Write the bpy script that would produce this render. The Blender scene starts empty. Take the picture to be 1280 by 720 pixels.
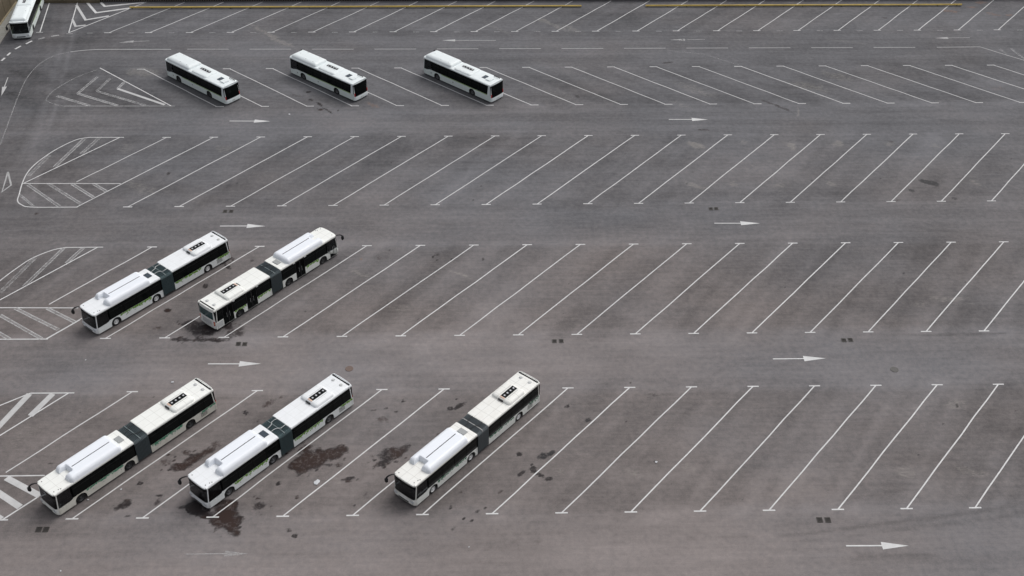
import bpy, bmesh, math, random
import numpy as np
from mathutils import Vector, Matrix
R = math.radians
random.seed(11)
CAM_H=80.975; LENS=41.5885; RT=(0.999819, -0.018384, 0.004801); UP=(0.007554, 0.616471, 0.787342); FW=(0.017434, 0.787163, -0.616498)
ROWFIT={
  'r5b':(-37.334,6.2076,70.671,0.0116),
  'r5t':(-35.846,6.2073,87.104,-0.0041),
  'r4b':(-46.770,6.1972,95.327,0.0022),
  'r4t':(-45.485,6.2116,111.620,-0.0093),
  'r3b':(-50.256,6.2125,119.906,0.0070),
  'r3t':(-48.987,6.2034,136.251,-0.0100),
  'r2b':(-37.639,6.1966,144.395,0.0045),
  'r2t':(-50.133,6.2048,155.469,0.0061),
  'r1b':(-64.327,6.2160,167.349,-0.0072),
}
BUS=[
  (-2.14,79.04,229.29),
  (-20.48,78.97,228.79),
  (-33.68,78.43,229.47),
  (-36.57,103.25,229.21),
  (-24.27,103.97,49.75),
  (-40.48,149.94,138.98),
  (-22.91,150.66,139.50),
  (-3.87,150.24,137.66),
]
STROKES=[
  (0.16,0.1,[(-64.2, 167.39), (-65.81, 178.35)]),
  (0.16,0.1,[(-64.2, 167.39), (-54.86, 178.32)]),
  (0.4,0.25,[(-65.7, 177.24), (-62.82, 171.84), (-59.58, 173.25)]),
  (0.4,0.1,[(-64.25, 178.22), (-61.87, 174.42), (-56.77, 176.14)]),
  (0.4,0.05,[(-62.08, 178.2), (-61.08, 176.76), (-55.2, 178.15)]),
  (0.35,0.3,[(-64.9, 172.0), (-63.76, 169.6), (-62.34, 170.01)]),
  (0.16,0.1,[(-68.65, 167.71), (-70.25, 178.32)]),
  (0.14,0.3,[(-69.22, 167.57), (-68.13, 167.56)]),
  (0.14,0.5,[(-64.46, 167.04), (-63.49, 167.03)]),
  (0.14,0.35,[(-62.2, 161.0), (-60.89, 161.37), (-59.19, 161.67), (-56.85, 161.78), (-47.46, 161.7)]),
  (0.12,0.72,[(-62.2, 161.0), (-64.04, 159.99), (-65.29, 158.22), (-65.94, 155.73), (-66.14, 152.58), (-65.92, 149.28), (-65.5, 145.41), (-64.87, 140.6), (-64.06, 134.39)]),
  (0.12,0.8,[(26.33, 160.86), (31.88, 159.39), (36.76, 155.79)]),
  (0.14,0.45,[(67.33, 161.37), (73.91, 161.47)]),
  (0.14,0.45,[(73.91, 161.47), (76.23, 159.38), (79.19, 156.91)]),
  (0.3,0.75,[(76.5, 161.21), (77.17, 158.98)]),
  (0.3,0.7,[(78.42, 160.8), (79.28, 157.17)]),
  (0.14,0.05,[(-56.54, 155.89), (-43.94, 144.64)]),
  (0.12,0.55,[(-58.63, 144.74), (-43.37, 144.61)]),
  (0.12,0.72,[(-58.63, 144.74), (-59.83, 145.13), (-61.19, 146.04), (-61.61, 146.72), (-61.42, 148.78), (-60.4, 151.1), (-58.77, 153.47), (-56.76, 155.4)]),
  (0.42,0.55,[(-60.43, 147.62), (-55.14, 144.82)]),
  (0.42,0.55,[(-56.2, 153.21), (-57.72, 148.28)]),
  (0.42,0.5,[(-57.72, 148.28), (-51.31, 144.82)]),
  (0.4,0.65,[(-54.25, 152.71), (-55.22, 148.95)]),
  (0.4,0.6,[(-55.22, 148.95), (-47.46, 144.79)]),
  (0.4,0.5,[(-51.97, 151.73), (-52.47, 149.62)]),
  (0.4,0.3,[(-52.47, 149.62), (-44.87, 144.98)]),
  (0.13,0.15,[(-48.4, 136.29), (-52.93, 136.34)]),
  (0.14,0.15,[(-52.93, 136.34), (-54.55, 135.7), (-56.49, 133.31), (-57.9, 130.4), (-58.48, 127.93), (-58.39, 125.34), (-58.01, 122.82), (-57.77, 121.4), (-57.02, 120.52), (-55.6, 119.99), (-50.09, 119.93)]),
  (0.13,0.2,[(-58.36, 125.25), (-46.13, 125.11)]),
  (0.14,0.08,[(-58.19, 125.34), (-48.93, 136.3)]),
  (0.5,0.55,[(-53.55, 135.9), (-55.48, 129.03)]),
  (0.5,0.6,[(-51.63, 136.18), (-52.95, 132.09)]),
  (0.5,0.65,[(-56.92, 131.94), (-58.1, 126.99)]),
  (0.3,0.65,[(-58.01, 122.82), (-55.46, 120.16)]),
  (0.42,0.55,[(-57.59, 124.97), (-52.36, 120.12)]),
  (0.42,0.6,[(-55.06, 125.12), (-49.89, 120.62)]),
  (0.42,0.5,[(-52.17, 125.09), (-48.7, 122.0)]),
  (0.42,0.5,[(-49.49, 125.06), (-47.35, 123.23)]),
  (0.14,0.15,[(-44.91, 111.63), (-49.23, 111.61)]),
  (0.14,0.15,[(-49.23, 111.61), (-50.65, 111.08), (-52.48, 109.55), (-53.69, 107.6), (-54.78, 105.39), (-55.75, 102.96)]),
  (0.14,0.15,[(-55.84, 100.63), (-44.77, 100.45)]),
  (0.14,0.06,[(-45.55, 111.61), (-53.68, 101.95), (-56.13, 98.96)]),
  (0.14,0.1,[(-54.06, 95.33), (-46.55, 95.28)]),
  (0.14,0.1,[(-46.71, 95.28), (-44.05, 98.4)]),
  (0.45,0.55,[(-49.4, 111.53), (-51.81, 104.34)]),
  (0.45,0.5,[(-47.18, 111.5), (-48.31, 108.59)]),
  (0.5,0.65,[(-52.16, 109.7), (-54.09, 103.22)]),
  (0.42,0.5,[(-52.84, 99.32), (-47.24, 95.35)]),
  (0.42,0.5,[(-51.57, 100.47), (-45.88, 96.77)]),
  (0.42,0.45,[(-48.12, 100.42), (-44.45, 98.01)]),
  (0.42,0.5,[(-53.38, 97.32), (-50.56, 95.33)]),
  (0.14,0.08,[(-41.55, 86.98), (-45.9, 87.0)]),
  (0.14,0.1,[(-45.9, 87.0), (-48.35, 85.27), (-49.58, 84.28)]),
  (0.14,0.05,[(-42.1, 86.99), (-47.02, 81.13), (-49.22, 78.69)]),
  (0.62,0.3,[(-45.95, 86.9), (-47.62, 82.05)]),
  (0.62,0.3,[(-43.65, 86.87), (-44.93, 83.77)]),
  (0.14,0.1,[(-48.26, 75.87), (-41.25, 75.9)]),
  (0.15,0.05,[(-43.45, 70.63), (-41.07, 73.31)]),
  (0.14,0.1,[(-45.06, 70.62), (-42.95, 70.62)]),
  (0.62,0.22,[(-44.68, 75.65), (-40.96, 73.41)]),
  (0.62,0.22,[(-45.39, 74.24), (-42.35, 72.1)]),
  (0.55,0.22,[(-45.5, 71.95), (-43.55, 70.72)]),
  (0.3,0.1,[(-71.47, 158.27), (-71.28, 159.16)]),
  (0.3,0.1,[(-71.17, 159.92), (-70.99, 160.82)]),
  (0.3,0.1,[(-70.64, 161.98), (-70.13, 163.02)]),
  (0.3,0.1,[(-69.56, 163.68), (-68.96, 164.68)]),
  (0.3,0.45,[(-68.15, 165.18), (-67.37, 165.79)]),
  (0.3,0.45,[(-66.51, 166.16), (-65.43, 166.59)]),
  (0.13,0.4,[(-45.09, 161.73), (-38.9, 161.67)]),
  (0.13,0.4,[(-35.81, 161.65), (-29.61, 161.59)]),
  (0.13,0.4,[(-26.51, 161.57), (-20.31, 161.51)]),
  (0.13,0.4,[(-17.2, 161.5), (-11.0, 161.49)]),
  (0.13,0.4,[(-7.89, 161.48), (-1.67, 161.47)]),
  (0.13,0.4,[(1.44, 161.47), (7.67, 161.46)]),
  (0.13,0.4,[(10.79, 161.45), (17.03, 161.44)]),
  (0.13,0.4,[(20.15, 161.44), (26.4, 161.43)]),
  (0.13,0.4,[(29.53, 161.42), (35.79, 161.41)]),
  (0.13,0.4,[(38.93, 161.41), (45.2, 161.4)]),
  (0.13,0.4,[(48.34, 161.39), (54.62, 161.38)]),
  (0.13,0.4,[(57.76, 161.38), (64.06, 161.37)]),
]
ARROWS=[
  ((-35.2, 140.43),(-31.74, 140.37),(-29.68, 140.31),0.1),
  ((24.28, 140.26),(27.54, 140.21),(29.61, 140.16),0.1),
  ((-32.16, 115.72),(-28.84, 115.7),(-26.75, 115.64),0.1),
  ((26.71, 115.63),(29.97, 115.59),(32.17, 115.55),0.1),
  ((-29.08, 91.15),(-25.76, 91.11),(-23.65, 91.1),0.1),
  ((29.01, 91.16),(32.33, 91.17),(34.53, 91.18),0.1),
  ((30.68, 66.64),(33.92, 66.61),(36.15, 66.57),0.08),
  ((-26.5, 66.56),(-23.0, 66.55),(-21.07, 66.52),0.72),
  ((-51.29, 164.53),(-53.77, 164.34),(-55.83, 163.95),0.55),
  ((0.98, 164.24),(-5.32, 164.29),(-7.25, 164.31),0.4),
  ((32.72, 164.26),(29.54, 164.2),(27.34, 164.17),0.6),
  ((73.33, 164.53),(69.86, 164.45),(67.88, 164.41),0.5),
  ((-68.91, 153.09),(-68.52, 150.24),(-68.12, 147.69),0.35),
]
TRI=[(-61.0, 127.96), (-59.64, 124.9), (-60.29, 123.38)]
GRATES=[(-39.91, 69.48), (-39.28, 69.47), (-32.08, 118.83), (-31.35, 118.8), (-26.48, 94.25), (-25.81, 94.2), (6.58, 94.25), (7.29, 94.27), (29.04, 69.59), (29.76, 69.58), (37.07, 94.03), (37.78, 94.07), (26.75, 118.68), (27.41, 118.7)]
MANHOLES=[(41.15, 89.38), (-14.56, 90.23)]
LITTER=[(-16.14, 74.71, 0.5), (-33.81, 74.05, 0.16), (-32.1, 88.41, 0.22), (-41.73, 91.89, 0.15), (-36.7, 64.89, 0.15), (-2.11, 66.95, 0.14), (-27.33, 142.1, 0.25), (15.27, 76.78, 0.2), (-36.46, 72.86, 0.13)]
TRACKS=[
  ([(17.03, 67.68), (26.94, 67.98), (34.29, 69.06), (41.75, 70.06), (48.72, 71.38)],0.22,-0.13),
  ([(19.74, 67.01), (27.49, 67.26), (34.78, 68.23), (42.2, 69.22), (48.31, 70.25)],0.3,-0.06),
  ([(25.42, 65.7), (32.01, 65.7), (40.65, 65.53)],0.16,-0.14),
  ([(26.39, 65.39), (39.52, 65.24)],0.12,-0.1),
  ([(1.84, 67.58), (4.07, 67.59)],0.16,-0.2),
  ([(1.97, 67.23), (3.85, 67.24)],0.12,-0.15),
  ([(10.55, 67.28), (11.74, 67.31)],0.14,-0.2),
  ([(40.11, 94.9), (47.07, 94.78), (54.45, 94.9)],0.1,-0.22),
  ([(2.14, 95.37), (7.22, 95.29)],0.1,-0.1),
  ([(-66.71, 175.63), (-63.99, 162.31), (-61.33, 145.37), (-58.92, 131.76), (-56.52, 119.83)],0.7,0.1),
  ([(-65.2, 175.61), (-62.56, 162.3), (-59.9, 145.35), (-57.89, 131.75), (-55.55, 119.82)],0.35,0.12),
  ([(-68.47, 175.64), (-65.14, 159.74), (-62.98, 145.38)],0.5,0.05),
  ([(-7.92, 93.75), (-6.65, 91.23), (-5.44, 89.02)],0.2,0.06),
  ([(-7.25, 93.75), (-5.75, 91.21), (-4.46, 88.76)],0.2,0.06),
  ([(-1.24, 94.18), (-0.24, 92.01), (0.24, 88.94)],0.2,0.05),
  ([(9.47, 91.02), (13.66, 91.71), (19.36, 90.89)],0.3,-0.04),
  ([(-40.18, 66.14), (-28.75, 66.84), (-13.55, 66.27), (1.62, 66.92)],0.4,-0.05),
  ([(-40.34, 68.95), (-31.88, 68.47), (-22.06, 67.97)],0.3,-0.05),
  ([(62.62, 111.8), (51.08, 114.38), (37.08, 116.04), (23.67, 116.53)],0.3,-0.05),
  ([(24.97, 112.24), (36.52, 113.4), (63.21, 113.42)],0.25,0.05),
  ([(-49.73, 89.6), (-34.06, 91.58), (-16.08, 91.97), (2.06, 91.11)],0.35,-0.05),
  ([(-57.8, 114.82), (-47.04, 116.67), (-33.91, 117.53), (-18.53, 116.85)],0.35,0.06),
  ([(-59.73, 140.98), (-44.82, 141.69), (-31.91, 142.21), (-12.26, 141.36)],0.3,0.05),
  ([(58.02, 141.97), (61.77, 139.75), (72.54, 139.21)],0.3,-0.05),
  ([(21.03, 70.64), (31.4, 71.91), (37.56, 73.08)],0.2,-0.05),
  ([(7.81, 107.01), (13.38, 108.46), (20.86, 109.45)],0.5,0.05),
  ([(-61.0, 127.96), (-61.78, 138.88), (-62.32, 149.95)],0.3,-0.05),
]
STAINS=[
  (-18.2,77.24,0.65,0.70,0.47,-0.75,1,'r'),
  (-17.27,77.53,1.01,0.68,0.46,-1.02,1,'r'),
  (-16.33,77.83,1.01,0.68,0.41,-0.93,1,'r'),
  (-15.19,78.33,0.90,0.60,0.33,-0.75,0.9,'r'),
  (-14.2,79.04,0.45,-0.00,0.06,-0.62,0.8,'r'),
  (-17.6,79.09,0.60,0.31,0.15,-0.39,0.75,'r'),
  (-17.63,76.22,0.61,0.23,0.12,-0.39,0.8,'r'),
  (-14.36,76.78,0.35,-0.26,-0.09,-0.26,0.6,'r'),
  (-27.97,77.78,1.12,0.68,0.32,-0.66,0.85,'r'),
  (-29.13,76.88,0.86,0.33,0.19,-0.49,0.8,'r'),
  (-26.95,78.7,0.77,0.41,0.22,-0.49,0.6,'r'),
  (-28.88,78.62,0.37,-0.00,0.08,-0.41,0.5,'r'),
  (-30.57,77.41,0.55,0.13,0.17,-0.50,0.35,'r'),
  (-26.21,79.63,0.52,0.28,0.17,-0.40,0.4,'r'),
  (-26.57,71.97,0.96,-0.33,-0.01,-0.82,1.4,'k'),
  (-25.73,71.3,0.73,-0.33,-0.05,-0.52,1.3,'k'),
  (-23.79,70.81,1.22,-0.56,-0.13,-1.21,1.4,'r'),
  (-23.07,69.88,0.74,0.16,0.38,-1.26,1.0,'r'),
  (-24.36,69.99,0.85,-0.48,-0.10,-0.58,1.0,'r'),
  (-23.54,71.83,0.65,0.56,0.39,-0.65,1.0,'r'),
  (-24.68,71.01,1.00,-0.02,0.10,-0.56,1.1,'k'),
  (-22.44,69.05,0.24,0.12,0.22,-0.51,0.9,'r'),
  (-9.9,77.95,0.68,0.34,0.25,-0.78,0.75,'k'),
  (-9.02,78.24,0.79,0.52,0.26,-0.65,0.8,'r'),
  (-10.28,76.93,0.72,0.16,0.08,-0.40,0.8,'k'),
  (-8.16,79.07,0.56,0.28,0.13,-0.40,0.5,'k'),
  (-11.25,77.96,0.37,-0.00,0.02,-0.31,0.4,'r'),
  (-32.29,74.84,0.22,-0.01,0.05,-0.20,1,'k'),
  (-33.13,72.25,0.54,0.12,0.14,-0.37,0.7,'k'),
  (-33.61,71.88,0.29,-0.01,0.07,-0.28,0.55,'k'),
  (-30.12,73.21,0.34,-0.08,0.02,-0.19,0.8,'k'),
  (-30.25,72.49,0.25,0.37,0.22,-0.25,0.5,'k'),
  (-32.46,70.93,0.12,0.18,0.13,-0.14,0.6,'k'),
  (-19.65,74.61,0.23,-0.00,0.03,-0.22,1.1,'k'),
  (-17.77,72.98,0.22,0.00,0.02,-0.19,0.8,'r'),
  (-20.92,71.98,0.58,-0.01,0.09,-0.56,0.6,'k'),
  (-13.21,75.11,0.51,0.22,0.08,-0.24,0.75,'k'),
  (-11.62,73.19,0.15,0.09,0.05,-0.14,0.8,'r'),
  (-17.91,69.17,0.35,-0.16,-0.03,-0.26,0.5,'k'),
  (-17.36,68.44,0.23,-0.01,0.03,-0.23,0.9,'k'),
  (-21.35,79.46,0.23,-0.01,0.03,-0.21,0.4,'k'),
  (-24.19,83.99,0.32,-0.08,0.01,-0.25,0.8,'k'),
  (-22.11,85.26,0.60,0.57,0.19,-0.34,0.45,'r'),
  (-21.02,85.93,0.33,0.24,0.12,-0.26,0.4,'r'),
  (-22.76,82.81,0.23,-0.00,0.03,-0.22,0.5,'k'),
  (-21.98,77.6,0.45,-0.01,0.05,-0.31,0.3,'r'),
  (2.39,77.98,0.29,-0.11,-0.05,-0.24,1,'k'),
  (4.9,77.74,0.60,0.14,0.05,-0.51,0.7,'g'),
  (5.59,78.04,0.41,0.31,0.10,-0.27,0.65,'g'),
  (3.87,76.12,0.38,-0.30,-0.18,-0.39,0.85,'k'),
  (4.44,75.41,0.43,-0.35,-0.10,-0.20,0.85,'k'),
  (5.15,74.86,0.37,0.08,0.03,-0.26,0.85,'k'),
  (2.67,75.54,0.39,0.39,0.10,-0.19,0.8,'k'),
  (3.52,76.74,0.12,-0.11,-0.06,-0.13,0.9,'k'),
  (-3.75,71.46,0.14,-0.01,0.00,-0.15,1,'k'),
  (-0.74,71.37,0.14,-0.01,0.00,-0.15,0.9,'k'),
  (-1.38,71.09,0.26,0.24,0.07,-0.13,0.6,'k'),
  (-2.59,70.19,0.15,-0.00,0.00,-0.12,0.9,'k'),
  (-1.91,70.03,0.13,0.00,0.00,-0.12,0.9,'k'),
  (-3.56,69.01,0.23,0.20,0.09,-0.15,0.45,'k'),
  (0.68,73.3,0.30,0.28,0.08,-0.16,0.6,'r'),
  (-2.92,73.35,0.19,0.15,0.06,-0.13,0.5,'r'),
  (-4.11,84.23,0.31,-0.00,0.00,-0.27,0.9,'k'),
  (-3.33,84.67,0.38,0.39,0.12,-0.24,0.85,'k'),
  (-3.51,85.59,0.14,-0.01,0.00,-0.14,0.8,'k'),
  (-2.79,84.89,0.40,-0.00,0.01,-0.34,0.4,'k'),
  (7.37,84.36,0.24,-0.01,-0.01,-0.25,0.85,'k'),
  (9.3,82.49,0.38,0.13,0.03,-0.28,0.75,'g'),
  (4.19,81.13,0.12,0.00,-0.00,-0.10,0.7,'k'),
  (-8.84,85.43,0.19,-0.22,-0.10,-0.18,0.8,'k'),
  (-10.32,84.43,0.24,-0.01,0.01,-0.19,0.7,'k'),
  (-9.34,83.85,0.22,0.06,0.03,-0.18,0.6,'k'),
  (-11.63,84.11,0.24,-0.01,0.01,-0.16,0.5,'k'),
  (-10.68,82.76,0.70,-0.01,0.04,-0.55,0.4,'r'),
  (-5.18,80.72,0.23,-0.00,0.00,-0.21,0.5,'r'),
  (15.47,85.45,0.15,-0.00,-0.02,-0.17,0.8,'k'),
  (16.07,85.9,0.69,-0.19,-0.04,-0.17,0.5,'k'),
  (13.93,87.69,0.20,-0.00,-0.01,-0.15,0.5,'r'),
  (-35.11,99.85,0.43,-0.01,0.07,-0.30,0.95,'r'),
  (-33.65,98.0,0.17,0.00,0.04,-0.20,0.7,'k'),
  (-35.56,96.96,0.55,0.16,0.09,-0.26,0.4,'r'),
  (-37.0,97.38,0.25,-0.00,0.04,-0.20,0.4,'k'),
  (-31.79,104.02,0.37,-0.20,-0.01,-0.40,0.9,'k'),
  (-29.94,107.69,0.43,-0.49,-0.07,-0.23,0.9,'k'),
  (-30.56,108.68,0.69,0.46,0.14,-0.36,0.8,'k'),
  (-27.42,108.95,0.27,-0.01,0.05,-0.31,0.5,'k'),
  (-30.5,96.64,1.86,-0.03,0.17,-0.92,0.85,'k'),
  (-31.95,97.58,1.19,-0.01,0.12,-0.66,0.7,'k'),
  (-28.12,97.53,0.50,0.53,0.49,-0.92,0.6,'k'),
  (-32.7,94.97,1.17,-0.01,0.06,-0.32,0.6,'k'),
  (-29.6,94.93,1.84,-0.02,0.06,-0.32,0.65,'k'),
  (-27.24,95.81,1.01,0.61,0.25,-0.62,0.45,'k'),
  (-26.69,96.59,0.63,0.65,0.18,-0.35,0.4,'k'),
  (55.15,124.18,1.03,-0.74,-0.23,-0.48,0.8,'g'),
  (52.47,122.57,0.40,-0.00,-0.11,-0.36,0.55,'g'),
  (57.17,120.64,0.37,-0.30,-0.13,-0.26,0.5,'g'),
  (50.15,120.37,0.40,-0.01,-0.10,-0.35,0.35,'r'),
  (52.89,134.08,0.53,-0.01,-0.08,-0.28,0.4,'k'),
  (40.09,143.48,1.65,-1.82,-0.14,-0.33,0.5,'k'),
  (38.5,145.07,0.66,-0.77,-0.10,-0.25,0.45,'k'),
  (-25.46,148.43,0.29,0.24,0.08,-0.26,0.9,'k'),
  (-24.97,146.14,0.46,-0.16,0.01,-0.27,0.7,'k'),
  (-23.51,145.0,0.55,-0.48,-0.03,-0.29,0.8,'k'),
  (-22.33,143.21,0.82,-1.02,-0.04,-0.18,0.7,'k'),
  (-27.11,147.3,0.92,-0.33,0.02,-0.45,0.3,'k'),
  (28.66,137.43,0.86,-0.01,-0.04,-0.29,0.5,'k'),
  (26.07,156.76,0.83,-0.01,-0.03,-0.30,0.5,'k'),
  (12.28,146.8,0.40,-0.32,-0.09,-0.39,0.5,'k'),
  (67.08,157.02,0.60,-0.00,-0.08,-0.25,0.5,'k'),
  (62.22,171.68,0.50,-0.01,-0.08,-0.29,0.5,'k'),
  (-6.35,109.77,0.37,-0.00,0.02,-0.46,0.4,'k'),
  (-6.7,109.31,0.17,-0.15,-0.06,-0.18,0.8,'k'),
  (-6.13,108.69,0.15,0.00,0.01,-0.18,0.8,'k'),
  (-0.91,108.78,0.22,0.00,-0.00,-0.30,0.6,'k'),
  (-12.84,109.23,0.37,-0.00,0.05,-0.61,0.3,'r'),
  (-11.73,110.62,0.18,-0.01,0.01,-0.19,0.6,'k'),
  (-40.68,127.55,0.29,0.22,0.14,-0.35,0.5,'k'),
  (-54.71,118.61,0.29,0.23,0.13,-0.26,0.5,'r'),
  (-34.47,83.41,0.15,-0.00,0.03,-0.13,0.6,'k'),
  (-40.24,84.15,0.25,-0.17,-0.01,-0.11,0.4,'k'),
  (-41.11,77.45,0.34,0.09,0.08,-0.20,0.4,'k'),
  (45.88,84.01,0.16,-0.07,-0.07,-0.13,0.9,'k'),
  (45.7,84.47,0.24,-0.00,-0.03,-0.11,0.5,'k'),
  (43.9,81.47,0.15,-0.17,-0.07,-0.09,0.7,'k'),
  (43.85,76.18,0.51,-0.60,-0.05,-0.06,0.5,'k'),
  (51.5,83.26,0.19,-0.00,-0.06,-0.17,0.5,'k'),
  (73.31,173.92,1.36,-0.51,-0.22,-0.58,0.5,'o'),
  (77.24,175.37,1.03,-0.01,-0.15,-0.45,0.5,'o'),
  (79.94,172.69,1.29,-0.62,-0.24,-0.57,0.4,'o'),
  (82.25,172.38,0.64,-0.00,-0.15,-0.43,0.5,'o'),
  (79.25,177.15,1.04,-0.01,-0.20,-0.60,0.5,'o'),
  (72.07,148.67,1.37,-0.02,-0.24,-0.71,0.3,'o'),
  (-16.31,144.7,1.09,-0.77,-0.06,-0.63,0.4,'o'),
  (-14.83,108.95,0.28,-0.00,0.03,-0.31,0.5,'o'),
  (-33.09,166.04,4.90,-5.03,-0.07,-0.72,0.5,'w'),
  (9.73,169.83,2.84,-2.74,-0.15,-0.65,0.5,'w'),
  (12.74,168.12,1.97,-1.71,-0.15,-0.65,0.4,'w'),
  (1.02,168.5,2.66,-3.25,-0.12,-0.49,0.3,'w'),
  (-49.9,154.61,2.54,-0.03,0.33,-1.46,0.45,'w'),
  (45.26,149.39,3.01,-1.49,-0.37,-1.14,0.4,'w'),
  (49.98,152.46,2.51,-1.65,-0.42,-1.16,0.35,'w'),
  (29.16,148.61,2.91,-2.18,-0.39,-1.33,0.35,'w'),
  (26.36,144.51,1.73,-1.26,-0.19,-0.64,0.3,'w'),
  (9.82,146.94,2.41,-1.89,-0.30,-1.28,0.25,'w'),
  (27.02,133.44,1.07,-0.84,-0.25,-0.75,0.6,'w'),
  (39.66,133.31,0.77,-0.63,-0.30,-0.76,0.55,'w'),
  (33.48,134.18,0.85,-0.01,-0.10,-0.61,0.4,'w'),
  (46.09,133.64,0.84,-0.01,-0.19,-0.80,0.5,'w'),
  (25.67,123.87,1.62,-0.87,-0.15,-0.53,0.5,'w'),
  (30.27,124.37,0.60,-0.01,-0.12,-0.73,0.45,'w'),
  (35.89,123.76,0.70,-0.01,-0.14,-0.73,0.4,'w'),
  (42.6,124.05,0.77,-0.44,-0.21,-0.53,0.5,'w'),
  (52.64,133.57,0.79,-0.47,-0.24,-0.58,0.4,'w'),
  (58.6,132.91,0.77,-0.48,-0.26,-0.58,0.35,'w'),
  (60.83,124.21,0.59,-0.50,-0.36,-0.68,0.4,'w'),
  (-43.51,124.09,2.34,-1.38,0.04,-1.35,0.35,'w'),
  (-47.24,133.61,1.25,-0.01,0.37,-1.58,0.3,'w'),
  (-34.75,133.48,1.25,-0.01,0.21,-1.19,0.35,'w'),
  (-48.63,128.77,1.22,-0.01,0.19,-0.76,0.2,'w'),
  (-14.79,106.23,1.43,-0.75,-0.05,-0.42,0.5,'w'),
  (-3.52,105.95,1.51,-1.02,-0.08,-0.34,0.5,'w'),
  (-9.94,100.02,1.27,0.34,0.14,-0.82,0.3,'w'),
  (50.26,100.95,2.21,-0.03,-0.13,-0.43,0.45,'w'),
  (52.15,99.94,1.06,-0.01,-0.13,-0.42,0.3,'w'),
  (46.89,100.0,0.87,-0.01,-0.17,-0.55,0.3,'w'),
  (45.87,84.24,1.43,-0.02,-0.21,-0.68,0.4,'w'),
  (38.17,75.24,1.03,-0.43,-0.37,-0.76,0.4,'w'),
  (44.5,75.16,1.84,-0.61,-0.24,-0.49,0.35,'w'),
  (12.9,75.59,1.11,-0.42,-0.17,-0.57,0.4,'w'),
  (18.2,76.23,1.04,-0.02,-0.09,-0.61,0.35,'w'),
  (6.23,75.69,0.74,-0.01,-0.03,-0.50,0.35,'w'),
  (-14.41,74.98,1.32,0.66,0.34,-0.93,0.25,'w'),
  (35.64,128.82,3.09,-0.04,-0.18,-0.96,0.2,'w'),
  (-50.3,113.12,2.79,-0.03,0.26,-0.95,0.1,'w'),
  (54.38,163.4,3.88,-1.34,-0.16,-0.53,0.3,'w'),
  (42.36,142.13,0.23,0.07,-0.23,-1.93,0.5,'w'),
  (-44.72,81.05,1.51,1.60,0.66,-0.93,0.25,'w'),
  (-19.43,78.35,0.22,0.11,0.06,-0.17,0.7689299986661668,'r'),
  (-17.54,78.57,0.14,-0.09,-0.02,-0.07,0.548717342224923,'r'),
  (-18.88,76.51,0.14,-0.02,0.00,-0.15,0.4728302655111115,'k'),
  (-17.21,75.89,0.11,-0.08,-0.04,-0.12,0.40070994488101386,'r'),
  (-17.78,76.11,0.29,-0.12,-0.02,-0.16,0.7845911955800334,'r'),
  (-16.13,75.62,0.13,-0.03,0.00,-0.17,0.40862808335182055,'k'),
  (-16.41,76.35,0.10,0.02,0.03,-0.11,0.40135324774974274,'k'),
  (-15.69,76.89,0.15,-0.10,-0.03,-0.14,0.5890153399248992,'r'),
  (-15.09,76.76,0.08,0.06,0.07,-0.14,0.40722701415141205,'k'),
  (-18.35,76.25,0.09,-0.06,-0.02,-0.08,0.7820719598364666,'r'),
  (-15.1,76.91,0.26,0.00,0.01,-0.13,0.7570844367882664,'k'),
  (-16.24,79.04,0.20,0.16,0.08,-0.15,0.41465263197713104,'r'),
  (-15.71,76.33,0.17,-0.07,-0.01,-0.09,0.6810426936898948,'r'),
  (-16.81,76.56,0.12,-0.08,-0.02,-0.08,0.67566983493955,'k'),
  (-15.51,76.83,0.30,-0.06,0.00,-0.14,0.49493464154171496,'k'),
  (-14.58,79.41,0.14,0.13,0.04,-0.08,0.41308848798771036,'k'),
  (-15.76,77.44,0.27,-0.21,-0.04,-0.12,0.7585984074712084,'k'),
  (-13.92,77.57,0.12,-0.05,-0.02,-0.16,0.5812619653999905,'r'),
  (-13.68,78.49,0.19,-0.01,0.01,-0.16,0.5164090468587901,'k'),
  (-14.22,78.89,0.25,-0.16,-0.03,-0.13,0.774857799706824,'k'),
  (-17.11,78.52,0.20,-0.00,0.02,-0.14,0.4252435171187597,'k'),
  (-18.06,79.74,0.23,0.10,0.04,-0.12,0.5123408223248497,'k'),
  (-17.63,78.31,0.24,-0.08,-0.01,-0.18,0.4714597570319796,'r'),
  (-18.74,78.99,0.16,-0.07,-0.01,-0.11,0.6001396496517567,'k'),
  (-18.17,78.55,0.25,-0.08,-0.01,-0.17,0.7371518348827154,'k'),
  (-16.42,76.31,0.19,-0.12,-0.03,-0.11,0.7346481125415234,'k'),
  (-17.74,75.77,0.22,0.04,0.03,-0.12,0.7744899260426918,'k'),
  (-17.9,75.64,0.18,0.23,0.06,-0.08,0.4782395427227708,'k'),
  (-18.27,76.58,0.22,0.10,0.04,-0.09,0.7945873572575615,'r'),
  (-16.95,75.58,0.11,-0.00,0.02,-0.17,0.6193282962908075,'k'),
  (-29.77,77.59,0.22,-0.11,-0.01,-0.13,0.7612729292333452,'r'),
  (-29.23,76.73,0.24,0.09,0.06,-0.16,0.6188972156461467,'r'),
  (-29.75,78.11,0.10,0.12,0.08,-0.12,0.5172767280289546,'k'),
  (-27.34,78.72,0.27,-0.07,0.01,-0.15,0.4568449948930009,'k'),
  (-30.39,78.34,0.30,-0.09,0.01,-0.14,0.7573867996384458,'r'),
  (-30.0,76.43,0.29,-0.09,0.00,-0.13,0.7505998787024074,'k'),
  (-30.68,76.5,0.17,0.07,0.05,-0.13,0.5535566179786298,'r'),
  (-30.25,77.27,0.30,-0.05,0.02,-0.13,0.5276610194002869,'k'),
  (-30.4,76.87,0.17,0.04,0.03,-0.10,0.5773870535060772,'k'),
  (-27.97,76.72,0.17,0.01,0.03,-0.13,0.4973886934973393,'k'),
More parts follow.
